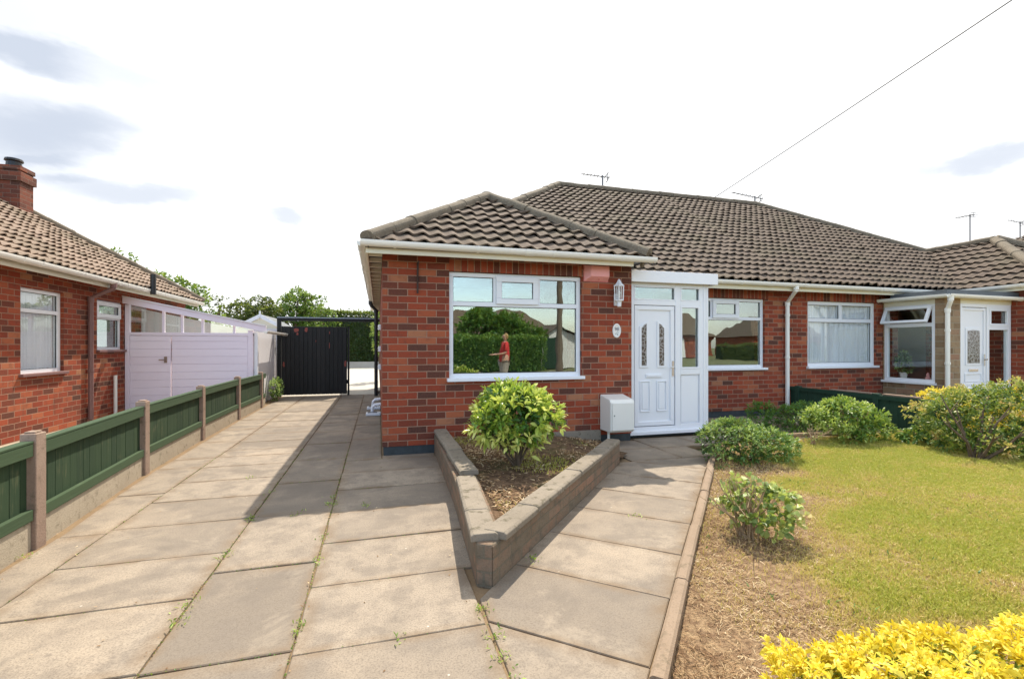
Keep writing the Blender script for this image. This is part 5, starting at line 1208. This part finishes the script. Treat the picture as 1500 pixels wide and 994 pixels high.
bw = thing('garden_wall', 'low pale wall in front of the tall dark hedge beyond the yard', 'wall', (2, 30, 0)); m = MB(); m.box(-4.5, 8.5, 30.0, 30.15, -.05, .32); m.build('brickwork', 'yardcon', bw)
bh = thing('bright_bush', 'light green bush beyond the gate beside the black downpipe', 'shrub', (-.25, 18, 0))
bush(bh, 'leaf_lime', [(.10, 18, 1.7, .35, .4, .8), (.15, 18, 2.5, .28, .3, .5)], 260, 6, .1, .05, seed=61)
stems(bh, (.1, 18, 0), [(.1, 18, 1.6), (.2, 18, 2.2), (0., 18, 1.2)], .03, 4)

# ---------------- grass, litter, weeds (uncountable)
def scatter(name, mat, n, region, h, wdt, tintf, dens, seed, flat=False, zf=None, lean=.5):
    g = np.random.default_rng(seed); x0, x1, y0, y1 = region
    # denser where nearer to the viewer's end of the garden
    X = g.uniform(x0, x1, n); Y = y0 + (y1 - y0) * g.random(n) ** 1.35
    k = g.random(n) < dens(X, Y); X, Y = X[k], Y[k]; n = len(X); Z = zf(X, Y) if zf else np.zeros(n)
    a = g.uniform(0, 6.28, n); hh = h * g.uniform(.5, 1.3, n); ww = wdt * g.uniform(.6, 1.3, n) * (.8 + .22 * np.hypot(X, Y) / 1.5)
    if flat:
        d = np.stack([np.cos(a), np.sin(a), g.uniform(-.05, .35, n)], axis=1)
    else: d = np.stack([np.cos(a) * lean * g.random(n), np.sin(a) * lean * g.random(n), np.ones(n)], axis=1)
    b = g.uniform(0, 6.28, n); side = np.stack([np.cos(b), np.sin(b), np.zeros(n)], axis=1) if not flat else np.stack([-np.sin(a), np.cos(a), g.normal(0, .3, n)], axis=1)
    C = np.stack([X, Y, Z + (g.uniform(0, .012, n) if flat else 0)], axis=1)
    mid = C + d * hh[:, None] * .55; tip = C + d * hh[:, None] + np.stack([g.normal(0, .3, n) * hh, g.normal(0, .3, n) * hh, -hh * .15 * (0 if flat else 1)], axis=1)
    V = np.stack([C - side * ww[:, None] / 2, C + side * ww[:, None] / 2, mid + side * ww[:, None] * .4, tip, mid - side * ww[:, None] * .4], axis=1).reshape(-1, 3)
    q = (np.arange(n) * 5)[:, None]; F = np.concatenate([q + np.array([0, 1, 2, 4])], axis=0); F2 = q + np.array([4, 2, 3, 3])
    # tips as degenerate-free triangles folded into quads: use a second array of quads with a doubled vertex avoided
    V2 = np.stack([mid - side * ww[:, None] * .4, mid + side * ww[:, None] * .4, tip + side * ww[:, None] * .06, tip - side * ww[:, None] * .06], axis=1).reshape(-1, 3)
    F2 = np.arange(n * 4).reshape(-1, 4) + len(V)
    t = tintf(X, Y, g); T = np.concatenate([t, t])
    o = build(name, mat, np.concatenate([V, V2]), np.concatenate([F, F2]), None, tint=T); return tag(o, None, None, None, 'stuff')
inlawn = lambda X, Y: (ker_n(X, Y) > .06) & (X < 7.52)
o = scatter('grass', 'grass', 430000, (1.6, 7.5, 1.0, 5.2), .029, .0042, lambda X, Y, g: np.clip(greenness(X, Y) * .82 + .12 + g.normal(0, .24, len(X)), 0, 1),
        lambda X, Y: inlawn(X, Y) * (.10 + .9 * greenness(X, Y) ** .8), 71)
tag(o, 'short patchy yellow-green lawn grass', 'grass')
o = scatter('dry_litter', 'straw', 120000, (.9, 5.0, .9, 5.0), .034, .0026, lambda X, Y, g: np.clip(g.beta(2, 1.7, len(X)) - .25 * ss(.5, .9, vnoise(np.stack([X, Y], axis=1), 6, 33)), 0, 1),
        lambda X, Y: inlawn(X, Y) * np.clip(1.05 - 1.25 * greenness(X, Y), 0, 1) * ss(.12, .75, vnoise(np.stack([X, Y], axis=1), 7, 35)), 72, flat=True)
tag(o, 'dry brown straw and dead clippings covering the border beside the path', 'litter')
def inbed(X, Y): return (X > .80) & (X * .746 - Y * .666 < -1.33) & (Y < 5.68) & (X < 2.8)
o = scatter('bed_litter', 'straw', 26000, (.7, 2.8, 2.6, 5.7), .035, .007, lambda X, Y, g: g.beta(1.6, 1.8, len(X)), lambda X, Y: inbed(X, Y) * (.08 + .92 * ss(.45, .8, vnoise(np.stack([X, Y], axis=1), 5, 36))), 73, flat=True, zf=lambda X, Y: soilz(X, Y) + (vnoise(np.stack([X, Y], axis=1), 3.4, 9) - .5) * .04 + .008)
tag(o, 'dead leaves and bits scattered over the soil of the raised bed', 'litter')
o = scatter('bed_weeds', 'grass', 16000, (.7, 2.8, 2.6, 5.7), .03, .005, lambda X, Y, g: g.uniform(.5, 1, len(X)), lambda X, Y: inbed(X, Y) * ss(.58, .85, vnoise(np.stack([X, Y], axis=1), 3.2, 37) + .35 * ss(4.9, 5.6, Y)), 74, zf=lambda X, Y: soilz(X, Y) + (vnoise(np.stack([X, Y], axis=1), 3.4, 9) - .5) * .04 + .004)
tag(o, 'small green weeds and moss on the raised bed soil', 'weeds')
o = scatter('border_weeds', 'tuft', 9000, (1.0, 4.6, 1.0, 4.6), .035, .009, lambda X, Y, g: np.clip(g.uniform(.5, 1.2, len(X)), 0, 1), lambda X, Y: inlawn(X, Y) * ss(.70, .95, vnoise(np.stack([X, Y], axis=1), 8, 61)) * np.clip(1 - greenness(X, Y), 0, 1), 76, lean=1.2)
tag(o, 'scattered green weeds coming through the dry border', 'weeds')
# weeds and moss in the joints
g = np.random.default_rng(81); C = []; tn = []
spots = [(-.355, 2.35, 30), (-.355, 3.05, 14), (-.355, 3.4, 14), (-.355, 4.1, 30), (-.355, 4.3, 18), (-.355, 1.9, 8), (-.915, 3.3, 22), (-.915, 2.7, 18), (-.915, 2.55, 16), (-.915, 3.95, 26), (-1.5, 2.22, 18), (-.1, 4.02, 18), (.49, 2.28, 34), (.5, 2.05, 30), (.5, 1.9, 24), (.5, 1.75, 20), (.9, 2.72, 24), (1.9, 3.2, 16), (-.915, 4.6, 10), (-1.2, 5.14, 10), (-.6, 3.95, 12), (.1, 2.15, 10), (-2.2, 1.8, 10), (-2.08, 3.6, 14)]
for x, y, k in spots: 
    for _ in range(k): C.append((x + g.normal(0, .022), y + g.normal(0, .035), 0)); tn.append(g.uniform(.4, 1))
for (b, a), ysx in cols:
    for _ in range(420): C.append((a + g.normal(0, .004), g.uniform(.9, 6.5), -.006)); tn.append(g.uniform(0, .9))
    for yj in ysx:
        for _ in range(26): C.append((g.uniform(a, b), yj + g.normal(0, .004), -.006)); tn.append(g.uniform(0, .5))
C = np.array(C); n = len(C); dr = np.stack([g.normal(0, .7, n), g.normal(0, .7, n), np.full(n, .8)], axis=1)
o = leaves_mesh('joint_weeds', 'leaf_lime', None, C, dr, np.where(C[:, 2] < -.001, g.uniform(.005, .014, n), g.uniform(.014, .035, n)), g.uniform(.004, .009, n), np.array(tn)); tag(o, 'tiny weeds and moss in the joints between the paving slabs', 'weeds', None, 'stuff')
o = scatter('joint_debris', 'straw', 5200, (-2.2, .6, .8, 6), .012, .006, lambda X, Y, g: g.beta(1.5, 2, len(X)), lambda X, Y: np.clip(.02 + (np.abs(X + .355) < .02) * .9 + (np.abs(X + .915) < .02) * .9 + (np.abs(X + 2.09 + .03 * Y) < .05) * .6, 0, 1), 75, flat=True, zf=lambda X, Y: X * 0 + .002)
tag(o, 'brown crumbs and dead leaf bits along the paving joints', 'litter')

# ---------------- aerials, cable, pole
def aerial(label, x, y, z0, z1, boom, nel, group='television aerials', el=.25, twist=.5):
    a = thing('tv_aerial', label, 'aerial', (x, y, z0), group)
    m = MB(); m.tube([(x, y, z0), (x, y, z1 + .03)], .024, 6); m.build('mast', 'metal', a)
    b = Vector(boom); p0 = Vector((x, y, z1)) - b * .25; p1 = Vector((x, y, z1)) + b * .75; m = MB(); m.tube([p0, p1], .014, 5); s_ = b.cross(Vector((0, 0, 1))).normalized()
    m.build('boom', 'metal', a); m = MB()
    for k in range(nel):
        q = p0.lerp(p1, (k + .3) / nel); e = el * (1 - .5 * k / nel); m.tube([q - s_ * e / 2, q + s_ * e / 2], .009, 4)
    q = p0.lerp(p1, .08); u_ = Vector((0, 0, 1)); m.tube([q - s_ * .12 + u_ * .09, q + s_ * .12 + u_ * .09], .013, 4); m.tube([q - s_ * .12 - u_ * .09, q + s_ * .12 - u_ * .09], .013, 4); m.tube([q - u_ * .1, q + u_ * .1], .008, 4)
    m.build('elements', 'metal', a); return a
aerial('television aerial on a short mast near the left end of the main ridge', 5.92, 11.75, 5.3, 5.93, (-.75, .2, .10), 8, el=.22)
a2 = aerial('television aerial mostly hidden behind the ridge, right of the first one', 6.75, 12.4, 5.1, 5.72, (-.55, .1, .25), 5, el=.2)
aerial('television aerial at the right end of the main ridge', 11.15, 11.9, 5.2, 5.86, (-.9, .3, .22), 8, el=.22)
aerial('tall mast aerial behind the neighbouring bay roof', 24.3, 14.0, 4.5, 6.85, (.1, .75, .05), 6, el=.45)
aerial('mast aerial at the far right edge', 27.9, 14.2, 4.5, 6.85, (-.5, .3, .2), 6, el=.45)
P0 = Vector((9.1, 11.2, 5.46)); P1 = Vector((6.42, -4.5, 6.25)); m = MB(); pts = []
for k in range(41):
    t_ = k / 40; p = P0.lerp(P1, t_); p.z -= .05 * 4 * t_ * (1 - t_); pts.append(p)
m.tube(pts, .009, 6); cb = m.build('overhead_cable', 'wire'); tag(cb, 'thin overhead cable running from the ridge up out of the picture at the right', 'cable')
m = MB(); m.tube([(-4.5, 4.0, 4.95), (-5.3, 9.5, 7.6)], .006, 5); 
pole = thing('telegraph_pole', 'wooden telegraph pole on the pavement behind the viewer', 'pole', (6.42, -4.5, 0)); m = MB(); m.tube([(6.42, -4.5, -.1), (6.42, -4.5, 6.6)], [.13, .095], 12); m.build('shaft', 'polewood', pole); m = MB(); m.box(6.1, 6.75, -4.55, -4.45, 6.25, 6.33); m.build('crossarm', 'polewood', pole)

# ---------------- across the street (seen mirrored in the windows)
def hedge_block(name, label, x0, x1, y0, y1, z1, n, seed, mat='leaf_hedge', L=.14, extra=()):
    h = thing(name, label, 'hedge', ((x0 + x1) / 2, (y0 + y1) / 2, 0)); g = np.random.default_rng(seed)
    m = MB(); m.box(x0 + .15, x1 - .15, y0 + .15, y1 - .15, 0, z1 - .15); m.build('dense_core', mat, h)
    P = np.stack([g.uniform(x0, x1, n), np.where(g.random(n) < .8, y1 + g.normal(0, .08, n), g.uniform(y0, y1, n)), g.uniform(0, z1, n)], axis=1)
    top = g.random(n) < .3; P[top, 1] = g.uniform(y0, y1, top.sum()); P[top, 2] = z1 + g.normal(0, .06, top.sum())
    leaves_mesh('foliage', mat, h, P, g.normal(size=(n, 3)) + np.array([0, .7, .5]), g.uniform(L * .6, L, n), g.uniform(L * .3, L * .55, n), np.clip(g.random(n) + top * .2, 0, 1)); return h
hedge_block('street_hedge', 'long green hedge across the street, seen in the window reflection', -2, 8.5, -13.2, -11.7, 1.75, 16000, 91, 'leaf_mid')
tb = thing('street_tree', 'broad rounded tree behind the hedge across the street, seen in the window reflection', 'tree', (6.4, -14, 0))
bush(tb, 'leaf_mid', [(5.6, -14, 2.2, 1.3, 1.2, 1.15), (6.8, -14.2, 2.1, 1.3, 1.2, 1.0), (7.9, -14, 1.9, 1.2, 1., .75), (8.9, -14, 1.7, .8, .8, .6), (5.3, -14, 2.7, .8, .8, .65), (6.2, -14, 2.5, .9, .8, .7)], 2600, 6, .2, .1, seed=92, name='crown')
m = MB(); m.tube([(6.4, -14, 0), (6.4, -14, 2.4)], [.2, .1], 8); m.build('trunk', 'bark', tb)
ga = thing('white_garage', 'white gabled garage across the street, seen in the window reflection', 'garage', (9.85, -14.5, 0))
m = MB(); m.box(8.8, 10.9, -17.5, -13.3, 0, 1.75); m.add([(8.8, -13.3, 1.75), (10.9, -13.3, 1.75), (9.85, -13.3, 2.45), (8.8, -17.5, 1.75), (10.9, -17.5, 1.75), (9.85, -17.5, 2.45)], [(0, 1, 2), (5, 4, 3)]); m.build('wall', 'whitewash', ga)
m = MB(); m.add([(8.6, -13.1, 1.68), (9.85, -13.1, 2.52), (9.85, -17.6, 2.52), (8.6, -17.6, 1.68)], [(0, 1, 2, 3)]); m.add([(11.1, -13.1, 1.68), (9.85, -13.1, 2.52), (9.85, -17.6, 2.52), (11.1, -17.6, 1.68)], [(0, 1, 2, 3)]); m.build('roof', 'tile', ga)
m = MB(); m.box(8.9, 9.9, -13.29, -13.25, 0, 1.7); m.build('door', 'darkgreen', ga)
def far_house(x0, x1, label, door=True):
    h = thing('street_bungalow', label, 'house', ((x0 + x1) / 2, -36, 0))
    m = MB(); m.box(x0, x1, -42, -35, 0, 2.5); m.build('wall', 'brick', h)
    xm_ = (x0 + x1) / 2; m = MB(); m.add([(x0 - .4, -34.6, 2.45), (x1 + .4, -34.6, 2.45), (x1 - 3, -38.5, 5.2), (x0 + 3, -38.5, 5.2), (x0 - .4, -42.4, 2.45), (x1 + .4, -42.4, 2.45)], [(0, 1, 2, 3), (0, 3, 4), (1, 5, 2), (4, 3, 2, 5)]); m.build('roof', 'tile', h)
    T = frame_T((0, -35, 0), (-1, 0, 0), (0, 1, 0))
    for a in (x0 + 1.2, x1 - 3.2): window(h, T, -(a + 2), -a, .9, 2.2, 1.8, (-(a + 1),))
    if door:
        m = MB(); bx(T, -(xm_ + 1.1), -(xm_ - 1.1), 0, 2.05, 0, .05, m); m.build('garage_door', 'upvc', h)
far_house(-12, 0, 'brick bungalow across the street at the left, seen in window reflections', False)
far_house(5, 18, 'brick bungalow behind the street hedge, seen in window reflections', False)
far_house(26, 40, 'brick bungalow with white garage door across the street, seen in window reflections')
far_house(46, 58, 'brick bungalow furthest along the street, seen in window reflections', False)
hedge_block('street_hedge', 'shorter green hedge in front of the bungalow with the white garage door', 30, 42, -22.5, -21.3, 1.4, 7000, 93, 'leaf_treedark')

def skinned(name, mat, pts, edges, rad, parent, base, sub=2):
    me = D.meshes.new(name); me.from_pydata([tuple(Vector(p) - Vector(base)) for p in pts], edges, []); o = D.objects.new(name, me); S.collection.objects.link(o)
    o.modifiers.new('Skin', 'SKIN').use_smooth_shade = True
    for v, r in zip(me.skin_vertices[0].data, rad): v.radius = r if isinstance(r, tuple) else (r, r)
    me.skin_vertices[0].data[0].use_root = True
    o.modifiers.new('Sub', 'SUBSURF').levels = sub; o.modifiers['Sub'].render_levels = sub
    dg = bpy.context.evaluated_depsgraph_get(); m2 = D.meshes.new_from_object(o.evaluated_get(dg)); D.objects.remove(o)
    m2.materials.clear(); m2.materials.append(M[mat]); o = D.objects.new(name, m2); S.collection.objects.link(o)
    if parent is not None: o.parent = parent
    return o
B = Vector((3.35, -.8, 0)); T_ = Matrix.Translation(B) @ Matrix.Rotation(R(180), 4, 'Z')     # local +X is forward
def L_(*p): return T_ @ Vector(p)
pts = [(0, 0, .93), (0, 0, 1.10), (.0, 0, 1.28), (-.01, 0, 1.37), (.0, 0, 1.43), (.01, 0, 1.50), (.015, 0, 1.575), (.0, 0, 1.63)]; ed = [(i, i + 1) for i in range(7)]
rad = [(.13, .10), (.115, .09), (.13, .10), (.10, .07), .045, (.06, .07), (.075, .085), .055]
def chain(start, ps, rs):
    prev = start
    for p, r in zip(ps, rs): pts.append(p); rad.append(r); ed.append((prev, len(pts) - 1)); prev = len(pts) - 1
    return prev
for s_ in (-1, 1):
    e = chain(3, [(0, s_ * .15, 1.36), (.02, s_ * .20, 1.22), (.03, s_ * .21, 1.10), (.14, s_ * .19, 1.07), (.26, s_ * .15, 1.06), (.31, s_ * .14, 1.06)], [.05, .043, .036, .033, .022, (.03, .016)])
    for k, (dx, dy, ln) in enumerate([(.03, -.026, .050), (.035, -.010, .064), (.036, .006, .068), (.034, .020, .052)]):
        chain(e, [(.345, s_ * .14 + dy, 1.06), (.345 + ln * .55, s_ * .14 + dy * 1.1, 1.052), (.345 + ln, s_ * .14 + dy * 1.15, 1.035)], [.009, .008, .0065])
    chain(e, [(.315, s_ * .14 - s_ * .035, 1.065), (.345, s_ * .14 - s_ * .05, 1.06)], [.010, .008])
    chain(0, [(0, s_ * .09, .86), (.02, s_ * .10, .50), (-.01, s_ * .10, .10), (.05, s_ * .10, .035), (.13, s_ * .11, .025)], [.095, .058, .036, .035, .025])
pm = T_; body = skinned('person', 'skin', [T_ @ Vector(p) for p in pts], ed, rad, None, B); body.location = B; ROOT[body.name] = tuple(B)
tag(body, 'person in a loose red top and pale trousers standing behind the viewer, hands held forward', 'person')
p = [(0, 0, .80), (0, 0, 1.05), (0, 0, 1.28), (-.01, 0, 1.375), (0, -.155, 1.36), (.02, -.205, 1.22), (.03, -.212, 1.12), (0, .155, 1.36), (.02, .205, 1.22), (.03, .212, 1.12)]
skinned('top', 'red_cloth', [T_ @ Vector(q) for q in p], [(0, 1), (1, 2), (2, 3), (3, 4), (4, 5), (5, 6), (3, 7), (7, 8), (8, 9)], [(.165, .135), (.15, .12), (.148, .118), (.09, .075), .064, .06, .058, .064, .06, .058], body, B)
p = [(0, 0, .93), (0, -.09, .84), (.02, -.10, .5), (0, -.10, .14), (0, .09, .84), (.02, .10, .5), (0, .10, .14)]
skinned('trousers', 'denim', [T_ @ Vector(q) for q in p], [(0, 1), (1, 2), (2, 3), (0, 4), (4, 5), (5, 6)], [(.145, .115), .112, .078, .062, .112, .078, .062], body, B)
p = [(-.04, 0, 1.47), (-.035, 0, 1.56), (-.015, 0, 1.62), (.03, 0, 1.635)]; skinned('hair', 'hair', [T_ @ Vector(q) for q in p], [(0, 1), (1, 2), (2, 3)], [.05, (.085, .08), (.08, .075), .05], body, B)
for s_ in (-1, 1):
    p = [(-.02, s_ * .10, .05), (.06, s_ * .105, .045), (.15, s_ * .11, .03)]; skinned('shoe', 'darkshoe', [T_ @ Vector(q) for q in p], [(0, 1), (1, 2)], [.048, .047, .035], body, B)
    m = MB(); c_ = T_ @ Vector((.088, s_ * .03, 1.565)); m.lathe([(.002, -.008), (.008, -.003), (.008, .003), (.002, .008)], c_, 8); m.build('eye', 'ink', body)
m = MB(); m.add([T_ @ Vector(q) for q in [(.085, -.012, 1.53), (.085, .012, 1.53), (.085, 0, 1.57), (.112, 0, 1.535)]], [(0, 1, 3), (1, 2, 3), (2, 0, 3), (0, 2, 1)]); m.build('nose', 'skin', body)
m = MB(); m.add([T_ @ Vector(q) for q in [(.082, -.022, 1.508), (.082, .022, 1.508), (.082, 0, 1.500), (.09, 0, 1.508)]], [(0, 3, 1), (0, 2, 3), (2, 1, 3)]); m.build('mouth', 'red_cloth', body)
